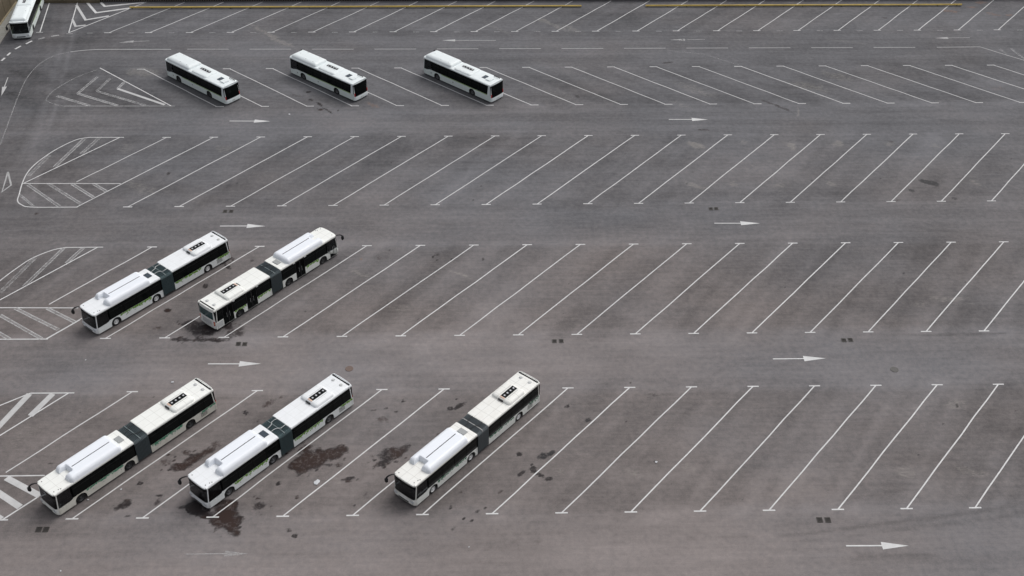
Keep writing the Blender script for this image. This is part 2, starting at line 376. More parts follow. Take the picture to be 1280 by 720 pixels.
  (-26.84,79.36,0.10,0.13,0.06,-0.08,0.5172753020890474,'k'),
  (-28.57,78.83,0.26,-0.25,-0.06,-0.14,0.450412938894897,'k'),
  (-28.18,78.86,0.15,-0.01,0.02,-0.14,0.544415753131394,'r'),
  (-25.78,78.53,0.14,0.13,0.10,-0.16,0.6182369148468355,'r'),
  (-28.3,78.33,0.14,0.17,0.09,-0.13,0.6595457776840897,'k'),
  (-28.04,71.78,0.24,-0.02,0.03,-0.16,0.7032786907734104,'k'),
  (-25.99,73.17,0.14,0.09,0.04,-0.09,0.7642702469556053,'r'),
  (-25.56,70.75,0.26,0.02,0.04,-0.16,0.5702243017728694,'r'),
  (-25.4,71.5,0.23,0.07,0.06,-0.15,0.4102213362844336,'k'),
  (-24.85,72.16,0.18,0.13,0.04,-0.07,0.4876928437189922,'r'),
  (-26.05,71.96,0.14,-0.09,-0.03,-0.14,0.6442447757282438,'k'),
  (-25.58,71.91,0.12,0.04,0.05,-0.12,0.6982104273796199,'k'),
  (-24.63,70.98,0.23,-0.16,-0.04,-0.14,0.5726682010037834,'k'),
  (-26.29,72.08,0.11,0.11,0.08,-0.12,0.4552929481783399,'k'),
  (-24.93,70.56,0.18,0.02,0.04,-0.16,0.6483511305468995,'k'),
  (-22.25,70.14,0.16,0.20,0.06,-0.08,0.7232115305495868,'k'),
  (-25.33,70.3,0.12,-0.03,0.00,-0.07,0.6292902161716021,'r'),
  (-22.44,69.95,0.15,0.13,0.05,-0.08,0.5921871720650809,'k'),
  (-22.16,69.56,0.15,0.11,0.06,-0.10,0.77784780249608,'k'),
  (-24.71,72.34,0.10,0.03,0.06,-0.16,0.728238472972813,'r'),
  (-23.69,71.62,0.18,0.18,0.06,-0.09,0.6821300546785347,'k'),
  (-23.75,68.41,0.14,0.04,0.03,-0.09,0.784498935495544,'k'),
  (-24.32,70.12,0.20,-0.04,0.00,-0.14,0.4387995005759663,'r'),
  (-22.45,68.4,0.17,0.05,0.05,-0.15,0.5394070386899699,'k'),
  (-24.38,69.46,0.21,-0.01,0.02,-0.11,0.4398993795859871,'r'),
  (-25.03,70.61,0.26,-0.02,0.03,-0.16,0.6208252288522336,'r'),
  (-24.4,69.22,0.14,-0.01,0.02,-0.10,0.41283820374100944,'k'),
  (-24.63,69.32,0.07,0.05,0.06,-0.10,0.4623877648052969,'k'),
  (-24.53,68.98,0.23,-0.12,-0.01,-0.08,0.4099721299848559,'r'),
  (-25.26,70.85,0.24,0.09,0.05,-0.13,0.47379048606168317,'k'),
  (-23.63,70.6,0.23,-0.11,-0.01,-0.08,0.6688745534681347,'r'),
  (-24.45,72.71,0.27,-0.22,-0.02,-0.06,0.7117053260842778,'k'),
  (-22.95,71.08,0.25,0.03,0.03,-0.15,0.7758018675262173,'r'),
  (-23.2,70.53,0.09,0.03,0.04,-0.11,0.6576982797695927,'k'),
  (-24.24,71.32,0.14,-0.05,-0.00,-0.11,0.42053648196185933,'r'),
  (-23.53,71.2,0.23,-0.12,-0.02,-0.12,0.4934892925153963,'k'),
  (-24.5,71.64,0.28,-0.21,-0.02,-0.08,0.6920567280483536,'r'),
  (-25.91,70.74,0.16,0.01,0.03,-0.14,0.45309465445768426,'r'),
  (-23.6,71.38,0.18,-0.09,-0.02,-0.14,0.446274727996339,'k'),
  (-26.37,70.93,0.14,-0.09,-0.02,-0.10,0.6147037806570081,'k'),
  (-9.81,76.99,0.17,-0.09,-0.03,-0.13,0.4245769336600908,'r'),
  (-8.98,77.62,0.13,-0.11,-0.04,-0.10,0.5682311915441065,'k'),
  (-10.77,76.99,0.07,0.07,0.05,-0.09,0.4526172982893256,'r'),
  (-11.09,77.45,0.20,0.09,0.05,-0.17,0.6804706914055207,'k'),
  (-8.82,77.04,0.20,-0.08,-0.02,-0.11,0.4549320556598664,'k'),
  (-9.61,79.12,0.10,0.01,0.02,-0.17,0.41098891234893276,'r'),
  (-7.47,78.47,0.14,0.14,0.05,-0.09,0.40664942929475645,'k'),
  (-8.18,77.59,0.16,0.03,0.02,-0.10,0.4652658990825211,'r'),
  (-9.11,77.11,0.20,0.11,0.03,-0.09,0.5738237434469929,'k'),
  (-8.08,77.57,0.28,-0.04,-0.01,-0.13,0.5765698791993539,'r'),
  (-11.66,77.1,0.18,0.12,0.03,-0.08,0.5677829137012308,'r'),
  (-10.04,76.49,0.26,0.11,0.03,-0.10,0.5417147111675675,'k'),
  (-10.04,76.4,0.13,-0.04,-0.01,-0.13,0.7004320555485615,'r'),
  (-11.11,76.41,0.20,0.19,0.06,-0.12,0.4248262602631873,'k'),
  (-11.0,76.65,0.23,-0.22,-0.05,-0.10,0.46782242178020234,'r'),
  (-33.23,72.75,0.23,0.12,0.07,-0.14,0.5908601542797791,'k'),
  (-32.64,72.7,0.24,-0.21,-0.03,-0.09,0.6046974975029591,'r'),
  (-32.97,72.64,0.22,-0.00,0.03,-0.14,0.6004743679645733,'k'),
  (-34.02,72.06,0.20,0.02,0.05,-0.16,0.4244526700279668,'r'),
  (-33.01,72.75,0.21,0.01,0.04,-0.14,0.51366887475966,'r'),
  (-19.92,71.8,0.14,0.16,0.08,-0.13,0.5652419784867541,'r'),
  (-20.93,71.05,0.10,0.03,0.05,-0.14,0.7827644416707514,'k'),
  (-21.45,72.92,0.24,-0.12,-0.02,-0.12,0.6066762152073941,'r'),
  (-20.69,70.93,0.17,-0.17,-0.04,-0.09,0.5560667704879635,'r'),
  (-21.04,72.85,0.13,-0.04,-0.01,-0.14,0.5296867165234822,'k'),
  (-13.18,74.81,0.13,0.08,0.06,-0.15,0.431174906782093,'r'),
  (-12.49,74.93,0.12,0.02,0.02,-0.14,0.6505875284381806,'k'),
  (-13.88,74.94,0.20,-0.08,-0.02,-0.17,0.5122994634044905,'k'),
  (-12.95,74.84,0.11,0.02,0.03,-0.13,0.4735510898644599,'r'),
  (-13.48,74.85,0.22,-0.19,-0.04,-0.10,0.7809208735367564,'r'),
  (-29.89,109.29,0.18,0.06,0.07,-0.25,0.7706853863653491,'r'),
  (-29.6,109.04,0.30,-0.34,-0.06,-0.19,0.6689420704741661,'r'),
  (-29.68,108.41,0.22,0.16,0.05,-0.13,0.6944864908538972,'r'),
  (-31.03,109.37,0.22,0.36,0.11,-0.18,0.44132918824355855,'r'),
  (-30.23,109.12,0.13,0.16,0.07,-0.13,0.7951480053154573,'r'),
  (-30.1,94.94,0.13,0.20,0.06,-0.08,0.7848392944765425,'r'),
  (-31.88,97.93,0.33,-0.30,-0.04,-0.20,0.7039171068001198,'k'),
  (-27.24,96.43,0.35,-0.22,-0.02,-0.18,0.53745465094475,'r'),
  (-30.96,95.32,0.26,0.04,0.06,-0.21,0.5183878791573715,'k'),
  (-28.56,96.98,0.12,0.20,0.07,-0.10,0.5084238310640921,'r'),
  (-30.41,96.58,0.24,-0.16,-0.02,-0.15,0.7375351947137316,'r'),
  (-30.48,97.06,0.25,0.17,0.05,-0.10,0.5444174909908305,'r'),
  (-30.1,97.42,0.33,-0.29,-0.04,-0.18,0.7886055028992491,'r'),
  (-30.27,97.72,0.22,-0.11,-0.00,-0.12,0.7819015080904336,'k'),
  (-33.32,97.64,0.20,-0.03,0.03,-0.21,0.637415504276202,'r'),
  (-27.66,96.04,0.21,0.19,0.09,-0.19,0.5729393181662428,'k'),
  (-26.9,97.34,0.14,-0.06,-0.01,-0.14,0.47629616982380957,'r'),
  (-27.26,97.57,0.20,-0.01,0.02,-0.14,0.5146034240793798,'r'),
  (-28.29,99.36,0.12,-0.12,-0.05,-0.16,0.5638277706066591,'r'),
  (-27.68,96.41,0.28,0.06,0.06,-0.23,0.4545341297035119,'r'),
  (-31.22,94.74,0.19,0.16,0.05,-0.09,0.434231627782281,'r'),
  (-32.75,95.42,0.28,0.01,0.02,-0.12,0.7899900522601537,'r'),
  (-32.92,94.6,0.13,0.16,0.08,-0.12,0.6190265702655966,'k'),
  (-31.24,95.04,0.23,0.02,0.03,-0.14,0.6925796103038019,'r'),
  (-32.45,94.44,0.12,-0.07,-0.00,-0.09,0.4929690852885337,'r'),
  (-29.1,95.28,0.22,-0.06,0.00,-0.11,0.5383013867632147,'r'),
  (-32.14,95.13,0.09,0.10,0.06,-0.10,0.6274849788250496,'k'),
  (-30.49,95.52,0.33,-0.14,-0.00,-0.22,0.46665781912468396,'r'),
  (-30.95,95.24,0.15,-0.13,-0.04,-0.16,0.605361987051995,'k'),
  (-28.59,95.26,0.18,0.02,0.04,-0.17,0.4829455332959547,'k'),
  (-20.89,143.1,0.17,-0.06,0.01,-0.37,0.5363129087188901,'k'),
  (-23.39,143.19,0.16,-0.21,-0.05,-0.18,0.5009304684061171,'r'),
  (-23.14,143.42,0.22,-0.04,0.03,-0.36,0.7589129562269203,'r'),
  (-23.48,143.41,0.40,-0.42,-0.04,-0.22,0.5823573978045377,'k'),
  (-23.02,143.53,0.15,-0.03,0.02,-0.26,0.6124937075713981,'k'),
  (13.04,82.2,0.11,-0.13,-0.06,-0.09,0.5147377665198434,'k'),
  (22.8,132.91,0.20,-0.05,-0.03,-0.17,0.3915914012312555,'k'),
  (-20.07,99.44,0.14,-0.08,-0.02,-0.10,0.3790078579961368,'g'),
  (-31.46,105.5,0.15,-0.04,0.01,-0.15,0.359003218573647,'k'),
  (-29.94,78.45,0.09,-0.01,0.01,-0.09,0.46083445463536443,'r'),
  (8.62,104.01,0.11,-0.07,-0.03,-0.11,0.4072710845903085,'g'),
  (-20.57,76.44,0.14,-0.11,-0.02,-0.07,0.5612209363997777,'k'),
  (43.16,109.32,0.12,0.07,-0.00,-0.13,0.3299546206184074,'k'),
  (46.62,105.47,0.07,-0.07,-0.07,-0.12,0.5830237003293143,'g'),
  (40.09,77.42,0.13,0.01,-0.03,-0.13,0.49546242603925383,'g'),
  (2.78,71.81,0.08,0.01,0.00,-0.08,0.32851987499826546,'g'),
  (67.37,129.63,0.07,-0.19,-0.14,-0.18,0.5645788874804798,'r'),
  (-12.77,129.76,0.16,-0.20,-0.04,-0.12,0.5816985718337413,'k'),
  (-19.15,98.88,0.12,-0.07,-0.02,-0.15,0.4411562794535283,'g'),
  (16.14,124.59,0.18,-0.14,-0.05,-0.17,0.374919987844756,'g'),
  (-37.85,79.4,0.17,-0.07,0.01,-0.10,0.5655073804822817,'g'),
  (-12.58,85.29,0.11,0.03,0.02,-0.11,0.44661276312528797,'g'),
  (43.38,80.83,0.13,-0.03,-0.04,-0.09,0.5319293621068697,'k'),
  (16.32,74.08,0.11,0.03,0.01,-0.12,0.4262423533687216,'g'),
  (25.6,126.95,0.12,-0.23,-0.10,-0.17,0.47307676634462215,'g'),
  (-44.77,74.46,0.05,0.07,0.05,-0.06,0.5210648332593755,'r'),
  (63.15,122.36,0.13,0.10,-0.01,-0.15,0.4936792737404069,'r'),
  (-32.3,109.94,0.13,0.08,0.05,-0.13,0.41183832710439405,'g'),
  (7.85,98.72,0.15,-0.02,-0.01,-0.09,0.43906158957140873,'r'),
  (32.62,103.14,0.09,-0.15,-0.08,-0.12,0.5385794558355654,'g'),
  (18.51,124.29,0.12,-0.02,-0.03,-0.20,0.450721000584941,'r'),
  (21.49,82.42,0.10,-0.02,-0.02,-0.08,0.3900021050591391,'g'),
  (43.43,98.46,0.16,-0.04,-0.04,-0.11,0.43529945644882573,'k'),
  (64.2,130.64,0.26,0.15,-0.03,-0.21,0.5612196569875221,'k'),
  (40.45,124.79,0.15,-0.15,-0.09,-0.19,0.4746133966379268,'g'),
  (18.82,73.87,0.11,0.02,-0.00,-0.07,0.4087178725349114,'r'),
  (14.62,82.81,0.16,-0.01,-0.01,-0.12,0.5485976587996101,'k'),
  (22.72,72.18,0.14,0.10,0.02,-0.07,0.3794110375717187,'g'),
  (-2.78,72.08,0.08,0.09,0.04,-0.07,0.3049517293936459,'k'),
  (-17.39,73.71,0.08,-0.03,-0.01,-0.10,0.32431020974423097,'k'),
  (-7.99,97.92,0.12,0.14,0.06,-0.13,0.5670952813681329,'g'),
  (46.17,108.72,0.11,-0.02,-0.05,-0.13,0.4848177808139841,'g'),
  (-38.72,76.03,0.14,-0.03,0.01,-0.07,0.4241019891856814,'r'),
  (-12.48,71.86,0.11,-0.04,-0.01,-0.07,0.5490603175661175,'k'),
  (-14.46,75.53,0.13,-0.05,-0.01,-0.12,0.43797783141282787,'g'),
  (5.45,109.07,0.14,0.08,0.02,-0.12,0.5802344763867291,'r'),
  (-38.11,97.99,0.14,-0.11,-0.02,-0.14,0.30280257190595167,'r'),
  (25.7,84.97,0.09,0.02,-0.01,-0.09,0.38535710073697943,'g'),
  (-31.62,125.11,0.14,0.17,0.07,-0.16,0.5525158512582826,'g'),
  (-2.08,120.99,0.10,-0.06,-0.03,-0.16,0.5761374006802327,'k'),
  (53.15,103.9,0.12,0.06,-0.02,-0.16,0.43731576954715756,'k'),
  (-35.29,110.9,0.13,-0.02,0.03,-0.17,0.4840665277449332,'k'),
  (-41.98,108.06,0.12,0.02,0.05,-0.15,0.45107272943772014,'r'),
  (29.35,80.64,0.13,-0.10,-0.04,-0.07,0.3099194890410159,'k'),
  (5.39,107.02,0.09,-0.12,-0.06,-0.11,0.33660393154398444,'r'),
  (-46.72,122.7,0.09,0.07,0.10,-0.22,0.5761034643392532,'k'),
  (29.92,81.44,0.12,0.10,0.02,-0.07,0.5514998048778339,'k'),
  (-1.18,124.12,0.11,-0.13,-0.06,-0.17,0.4453341365675467,'g'),
  (-21.38,79.0,0.11,0.02,0.02,-0.09,0.3019825030199021,'g'),
  (30.52,105.21,0.13,0.09,0.01,-0.11,0.4751886344595049,'k'),
  (-33.61,86.3,0.15,-0.08,0.00,-0.08,0.4148652449199263,'g'),
  (10.21,81.29,0.09,0.03,0.02,-0.11,0.5197290538166344,'k'),
  (-33.91,130.96,0.13,0.01,0.04,-0.19,0.32855307536483397,'g'),
  (15.2,76.85,0.11,0.02,0.00,-0.11,0.4966170045434434,'k'),
  (-11.11,98.02,0.10,0.01,0.02,-0.13,0.35842255296147707,'r'),
  (17.53,131.42,0.08,-0.10,-0.06,-0.15,0.4200562629702542,'k'),
  (-39.23,80.87,0.10,0.08,0.07,-0.13,0.4136193002211207,'k'),
  (-53.67,129.12,0.27,-0.26,-0.02,-0.19,0.596524022422016,'k'),
  (15.07,102.66,0.15,-0.03,-0.02,-0.12,0.542456439020112,'g'),
  (24.49,124.31,0.23,0.16,0.02,-0.18,0.4980559030048328,'k'),
  (35.78,126.6,0.13,-0.01,-0.04,-0.22,0.44718812728599366,'g'),
  (7.79,70.94,0.08,0.02,0.01,-0.11,0.4619154780746054,'r'),
  (49.24,125.25,0.07,-0.13,-0.07,-0.11,0.5284496249211661,'k'),
  (-4.52,108.78,0.16,0.05,0.02,-0.17,0.5595756888533475,'g'),
  (-32.31,123.18,0.14,0.03,0.05,-0.20,0.3026757147154777,'r'),
]
BUS8=(-71.45,171.65,277.6)

# ------------------------------------------------------------------ camera, world, sun, exposure
scn = bpy.context.scene
C = scn.collection
cam_d = bpy.data.cameras.new('camera'); cam = bpy.data.objects.new('camera', cam_d); C.objects.link(cam)
cam_d.sensor_width = 36; cam_d.lens = LENS; cam_d.clip_end = 3000; cam_d.clip_start = 1
m = Matrix.Identity(4)
for i in range(3):
    m[i][0] = RT[i]; m[i][1] = UP[i]; m[i][2] = -FW[i]
m[2][3] = CAM_H
cam.matrix_world = m
scn.camera = cam
W = bpy.data.worlds.new('World'); scn.world = W; W.use_nodes = True
wn = W.node_tree.nodes; wl = W.node_tree.links
bg = wn['Background']; bg.inputs['Strength'].default_value = 0.15
sky = wn.new('ShaderNodeTexSky'); sky.sky_type = 'NISHITA'; sky.sun_disc = False
SUN_EL, SUN_AZ = 56, 48            # azimuth clockwise from +Y
sky.sun_elevation = R(SUN_EL); sky.sun_rotation = R(SUN_AZ)
sky.air_density = 1.0; sky.dust_density = 5.0; sky.ozone_density = 1.0
hs = wn.new('ShaderNodeHueSaturation'); hs.inputs['Saturation'].default_value = 0.22   # cloud cover greys the sky
wl.new(sky.outputs[0], hs.inputs['Color']); wl.new(hs.outputs[0], bg.inputs['Color'])
sd = bpy.data.lights.new('sun', 'SUN'); sd.energy = .8; sd.angle = R(35); sd.color = (1, .975, .94)
sun = bpy.data.objects.new('sun', sd); C.objects.link(sun)
sv = Vector((math.sin(R(SUN_AZ))*math.cos(R(SUN_EL)), math.cos(R(SUN_AZ))*math.cos(R(SUN_EL)), math.sin(R(SUN_EL))))
sun.rotation_euler = sv.to_track_quat('Z', 'Y').to_euler(); sun.location = (0, 100, 150)
scn.view_settings.view_transform = 'Standard'; scn.view_settings.look = 'None'
scn.view_settings.exposure = -0.06; scn.view_settings.gamma = 1; scn.view_settings.use_curve_mapping = False

# ------------------------------------------------------------------ materials
def mat(name, col, rough=.6, spec=.5, metal=0, coat=0):
    m = bpy.data.materials.new(name); m.use_nodes = True
    b = m.node_tree.nodes['Principled BSDF']
    b.inputs['Base Color'].default_value = (*col, 1); b.inputs['Roughness'].default_value = rough
    b.inputs['Specular IOR Level'].default_value = spec; b.inputs['Metallic'].default_value = metal
    b.inputs['Coat Weight'].default_value = coat
    return m
def N(m, t, **k):
    n = m.node_tree.nodes.new(t)
    for a, v in k.items():
        if a in n.inputs: n.inputs[a].default_value = v
        else: setattr(n, a, v)
    return n
def Lk(m, a, b): m.node_tree.links.new(a, b)
def mathn(m, op, a, b=None, c=None, clamp=False):
    n = m.node_tree.nodes.new('ShaderNodeMath'); n.operation = op; n.use_clamp = clamp
    for i, v in enumerate((a, b, c)):
        if v is None: continue
        if isinstance(v, (int, float)): n.inputs[i].default_value = v
        else: Lk(m, v, n.inputs[i])
    return n.outputs[0]
def mixc(m, f, a, b, mode='MIX'):
    n = m.node_tree.nodes.new('ShaderNodeMix'); n.data_type = 'RGBA'; n.blend_type = mode
    for s, v in ((n.inputs[0], f), (n.inputs[6], a), (n.inputs[7], b)):
        if isinstance(v, (int, float)): s.default_value = v
        elif isinstance(v, tuple): s.default_value = (*v, 1) if len(v) == 3 else v
        else: Lk(m, v, s)
    return n.outputs[2]
def mapr(m, v, a, b, c=0, d=1, smooth=False):
    n = m.node_tree.nodes.new('ShaderNodeMapRange'); n.clamp = True
    if smooth: n.interpolation_type = 'SMOOTHSTEP'
    Lk(m, v, n.inputs[0])
    for i, x in enumerate((a, b, c, d)): n.inputs[i+1].default_value = x
    return n.outputs[0]
def noise(m, vec, scale, detail=4, rough=.55):
    n = N(m, 'ShaderNodeTexNoise', Scale=scale, Detail=detail, Roughness=rough); Lk(m, vec, n.inputs['Vector']); return n.outputs[0]
def scaled(m, vec, s, rot=(0, 0, 0)):
    n = m.node_tree.nodes.new('ShaderNodeMapping'); n.inputs['Scale'].default_value = s; n.inputs['Rotation'].default_value = rot
    Lk(m, vec, n.inputs[0]); return n.outputs[0]

def paint(name, col, dirt=.25, dirtcol=(.30, .27, .22), seams=False, rough=.42):
    m = mat(name, col, rough, .4)
    b = m.node_tree.nodes['Principled BSDF']
    oc = N(m, 'ShaderNodeTexCoord').outputs['Object']
    n1 = noise(m, scaled(m, oc, (.5, 1.2, 1)), 1.6, 6, .65)
    n2 = noise(m, scaled(m, oc, (6, .8, .8)), 2.2, 3, .5)
    f = mathn(m, 'MULTIPLY', mapr(m, mathn(m, 'ADD', mathn(m, 'MULTIPLY', n1, .65), mathn(m, 'MULTIPLY', n2, .35)), .42, .75), dirt)
    c = mixc(m, f, col, dirtcol)
    if seams:
        bt = N(m, 'ShaderNodeTexBrick', offset=.0)
        bt.inputs['Scale'].default_value = 1; bt.inputs['Brick Width'].default_value = 1.02; bt.inputs['Row Height'].default_value = .88
        bt.inputs['Mortar Size'].default_value = .028; bt.inputs['Mortar Smooth'].default_value = .6
        sh = N(m, 'ShaderNodeMapping'); sh.inputs['Location'].default_value = (.2, .44, 0); Lk(m, oc, sh.inputs[0]); Lk(m, sh.outputs[0], bt.inputs['Vector'])
        c = mixc(m, mathn(m, 'MULTIPLY', bt.outputs['Fac'], seams), c, (.42, .41, .38))
    Lk(m, c, b.inputs['Base Color'])
    return m

M_black = mat('black_gloss', (.003, .0035, .004), .3, .08)
M_glass = mat('dark_window_glass', (.003, .0045, .0045), .08, .14)
M_rub = mat('rubber', (.016, .016, .017), .8, .3)
M_dark = mat('underbody', (.012, .012, .012), .85, .2)
M_plast = mat('black_plastic', (.012, .012, .014), .55, .4)
M_grey = mat('grey_plastic', (.30, .31, .31), .6)
M_ltgrey = mat('light_grey_plastic', (.5, .51, .51), .6)
M_hub = mat('fan_hub', (.55, .56, .58), .5)
M_pink = mat('bare_primer', (.62, .45, .36), .7)
M_hatch = mat('tinted_hatch', (.03, .045, .06), .12, .6)
M_red = mat('red_lens', (.45, .02, .02), .25, .6)
M_orange = mat('orange_lens', (.6, .18, .02), .3, .6)
M_lamp = mat('clear_lens', (.55, .57, .6), .12, .8)
M_dash = mat('dashboard_plastic', (.035, .045, .045), .6)
M_seat = mat('seat_cloth', (.03, .09, .08), .9)
M_alu = mat('aluminium_sill', (.38, .38, .36), .45, .5, .6)
M_teal = mat('teal_glass', (.02, .06, .065), .1, .7)
def tint():
    m = bpy.data.materials.new('windscreen_glass'); m.use_nodes = True
    nt = m.node_tree; nt.nodes.clear()
    o = nt.nodes.new('ShaderNodeOutputMaterial'); t = nt.nodes.new('ShaderNodeBsdfTransparent'); t.inputs[0].default_value = (.42, .50, .48, 1)
    g = nt.nodes.new('ShaderNodeBsdfGlossy'); g.inputs['Roughness'].default_value = .03; g.inputs['Color'].default_value = (.9, .95, 1, 1)
    fr = nt.nodes.new('ShaderNodeFresnel'); fr.inputs[0].default_value = 1.5
    mx = nt.nodes.new('ShaderNodeMixShader')
    nt.links.new(fr.outputs[0], mx.inputs[0]); nt.links.new(t.outputs[0], mx.inputs[1]); nt.links.new(g.outputs[0], mx.inputs[2]); nt.links.new(mx.outputs[0], o.inputs[0])
    return m
M_screen = tint()

# ------------------------------------------------------------------ mesh helpers
class MB:
    def __init__(s): s.v = []; s.f = []; s.mi = []; s.cur = 0
    def add(s, vs, fs):
        o = len(s.v); s.v += [tuple(p) for p in vs]
        for f in fs: s.f.append([o+i for i in f]); s.mi.append(s.cur)
    def box(s, x0, x1, y0, y1, z0, z1):
        s.add([(x0,y0,z0),(x1,y0,z0),(x1,y1,z0),(x0,y1,z0),(x0,y0,z1),(x1,y0,z1),(x1,y1,z1),(x0,y1,z1)],
              [(3,2,1,0),(4,5,6,7),(0,1,5,4),(1,2,6,5),(2,3,7,6),(3,0,4,7)])
    def cbox(s, x0, x1, y0, y1, z0, z1, c=.02):      # box with chamfered upper edges
        s.add([(x0,y0,z0),(x1,y0,z0),(x1,y1,z0),(x0,y1,z0),(x0,y0,z1-c),(x1,y0,z1-c),(x1,y1,z1-c),(x0,y1,z1-c),
               (x0+c,y0+c,z1),(x1-c,y0+c,z1),(x1-c,y1-c,z1),(x0+c,y1-c,z1)],
              [(3,2,1,0),(8,9,10,11),(0,1,5,4),(1,2,6,5),(2,3,7,6),(3,0,4,7),(4,5,9,8),(5,6,10,9),(6,7,11,10),(7,4,8,11)])
    def extr(s, prof, a0, a1, axis='x', cap=True):   # closed profile of 2-D points swept along an axis
        n = len(prof)
        def P(p, a): return (a, p[0], p[1]) if axis == 'x' else ((p[0], a, p[1]) if axis == 'y' else (p[0], p[1], a))
        vs = [P(p, a0) for p in prof]+[P(p, a1) for p in prof]
        fs = [(i, (i+1) % n, n+(i+1) % n, n+i) for i in range(n)]
        if cap: fs += [tuple(reversed(range(n))), tuple(range(n, 2*n))]
        s.add(vs, fs)
    def cyl(s, c, r, h, n=20, axis='z', r2=None):
        r2 = r if r2 is None else r2; vs = []
        for rr, a in ((r, 0), (r2, h)):
            for i in range(n):
                t = 2*math.pi*i/n; u, v = rr*math.cos(t), rr*math.sin(t)
                vs.append((c[0]+u, c[1]+v, c[2]+a) if axis == 'z' else ((c[0]+u, c[1]+a, c[2]+v) if axis == 'y' else (c[0]+a, c[1]+u, c[2]+v)))
        s.add(vs, [(i, (i+1) % n, n+(i+1) % n, n+i) for i in range(n)]+[tuple(reversed(range(n))), tuple(range(n, 2*n))])
    def lathe(s, prof, c, n=28):                     # (radius, y) profile turned about the y axis
        vs = []; k = len(prof)
        for i in range(n):
            t = 2*math.pi*i/n
            for r, y in prof: vs.append((c[0]+r*math.cos(t), c[1]+y, c[2]+r*math.sin(t)))
        s.add(vs, [(i*k+j, i*k+j+1, ((i+1) % n)*k+j+1, ((i+1) % n)*k+j) for i in range(n) for j in range(k-1)])
    def tube(s, pts, r, n=10):
        pts = [Vector(p) for p in pts]; vs = []
        for i, p in enumerate(pts):
            d = (pts[min(i+1, len(pts)-1)]-pts[max(i-1, 0)]).normalized()
            a = d.orthogonal().normalized() if i == 0 else (a-d*a.dot(d)).normalized()
            b = d.cross(a); rr = r[i] if isinstance(r, (list, tuple)) else r
            vs += [tuple(p+(a*math.cos(2*math.pi*k/n)+b*math.sin(2*math.pi*k/n))*rr) for k in range(n)]
        L = len(pts)
        s.add(vs, [(i*n+k, i*n+(k+1) % n, (i+1)*n+(k+1) % n, (i+1)*n+k) for i in range(L-1) for k in range(n)]+[tuple(reversed(range(n))), tuple(range((L-1)*n, L*n))])
    def build(s, name, mats, parent=None, smooth=False, bevel=0):
        me = bpy.data.meshes.new(name); me.from_pydata(s.v, [], s.f)
        for q in (mats if isinstance(mats, (list, tuple)) else [mats]): me.materials.append(q)
        me.polygons.foreach_set('material_index', s.mi)
        bm = bmesh.new(); bm.from_mesh(me); bmesh.ops.recalc_face_normals(bm, faces=bm.faces)
        if bevel:
            bmesh.ops.remove_doubles(bm, verts=bm.verts, dist=.0005)
            ed = [e for e in bm.edges if len(e.link_faces) == 2 and e.calc_face_angle(0) > .6]
            bmesh.ops.bevel(bm, geom=ed, offset=bevel, segments=2, affect='EDGES', profile=.6)
        bm.to_mesh(me); bm.free()
        if smooth:
            me.polygons.foreach_set('use_smooth', [True]*len(me.polygons))
            try: me.set_sharp_from_angle(angle=R(38))
            except Exception: pass
        o = bpy.data.objects.new(name, me); C.objects.link(o)
        if parent: o.parent = parent
        return o
def tag(o, label=None, cat=None, group=None, kind=None):
    for k, v in (('label', label), ('category', cat), ('group', group), ('kind', kind)):
        if v: o[k] = v
    return o
def empty(name, loc, rz=0):
    o = bpy.data.objects.new(name, None); C.objects.link(o); o.location = loc; o.rotation_euler = (0, 0, rz); o.empty_display_size = .5
    return o

# ------------------------------------------------------------------ ground
rng = np.random.default_rng(4)
def vnoise(x, y, seed):                              # smooth value noise on a hashed lattice
    g = np.random.default_rng(seed).random((256, 256)).astype(np.float32)
    xi = np.floor(x).astype(int); yi = np.floor(y).astype(int); fx = x-xi; fy = y-yi
    fx = fx*fx*(3-2*fx); fy = fy*fy*(3-2*fy)
    a = g[xi % 256, yi % 256]; b = g[(xi+1) % 256, yi % 256]; c = g[xi % 256, (yi+1) % 256]; d = g[(xi+1) % 256, (yi+1) % 256]
    return (a*(1-fx)+b*fx)*(1-fy)+(c*(1-fx)+d*fx)*fy
def fb(x, y, seed, o=4):
    return sum(vnoise(x*2**i, y*2**i, seed+i)*.5**i for i in range(o))/sum(.5**i for i in range(o))
def smooth_pts(pts, k=6):
    if len(pts) < 3: return pts
    P = [np.array(p) for p in pts]; P = [2*P[0]-P[1]]+P+[2*P[-1]-P[-2]]; out = []
    for i in range(1, len(P)-2):
        for j in range(k):
            t = j/k; a, b, c, d = P[i-1], P[i], P[i+1], P[i+2]
            out.append(tuple(.5*((2*b)+(c-a)*t+(2*a-5*b+4*c-d)*t*t+(3*b-a-3*c+d)*t**3)))
    return out+[tuple(P[-2])]
def sst(a, b, x):
    t = np.clip((x-a)/(b-a), 0, 1); return t*t*(3-2*t)
GX0, GX1, GY0, GY1, GS = -73.45, 92.0, 44.0, 178.35, .24
nx = int((GX1-GX0)/GS)+1; ny = int((GY1-GY0)/GS)+1
gx = np.linspace(GX0, GX1, nx); gy = np.linspace(GY0, GY1, ny)
X, Y = np.meshgrid(gx, gy)
def band(a, b, s=.8): return sst(a-s, a+s, Y)*(1-sst(b-s, b+s, Y))
bays = np.clip(band(71.5, 86.5)*1.0+band(96, 111)*.9+band(120.5, 136)*.35+band(145, 155)*.30+band(168, 180)*.2, 0, 1)
near = 1-sst(92, 135, Y)
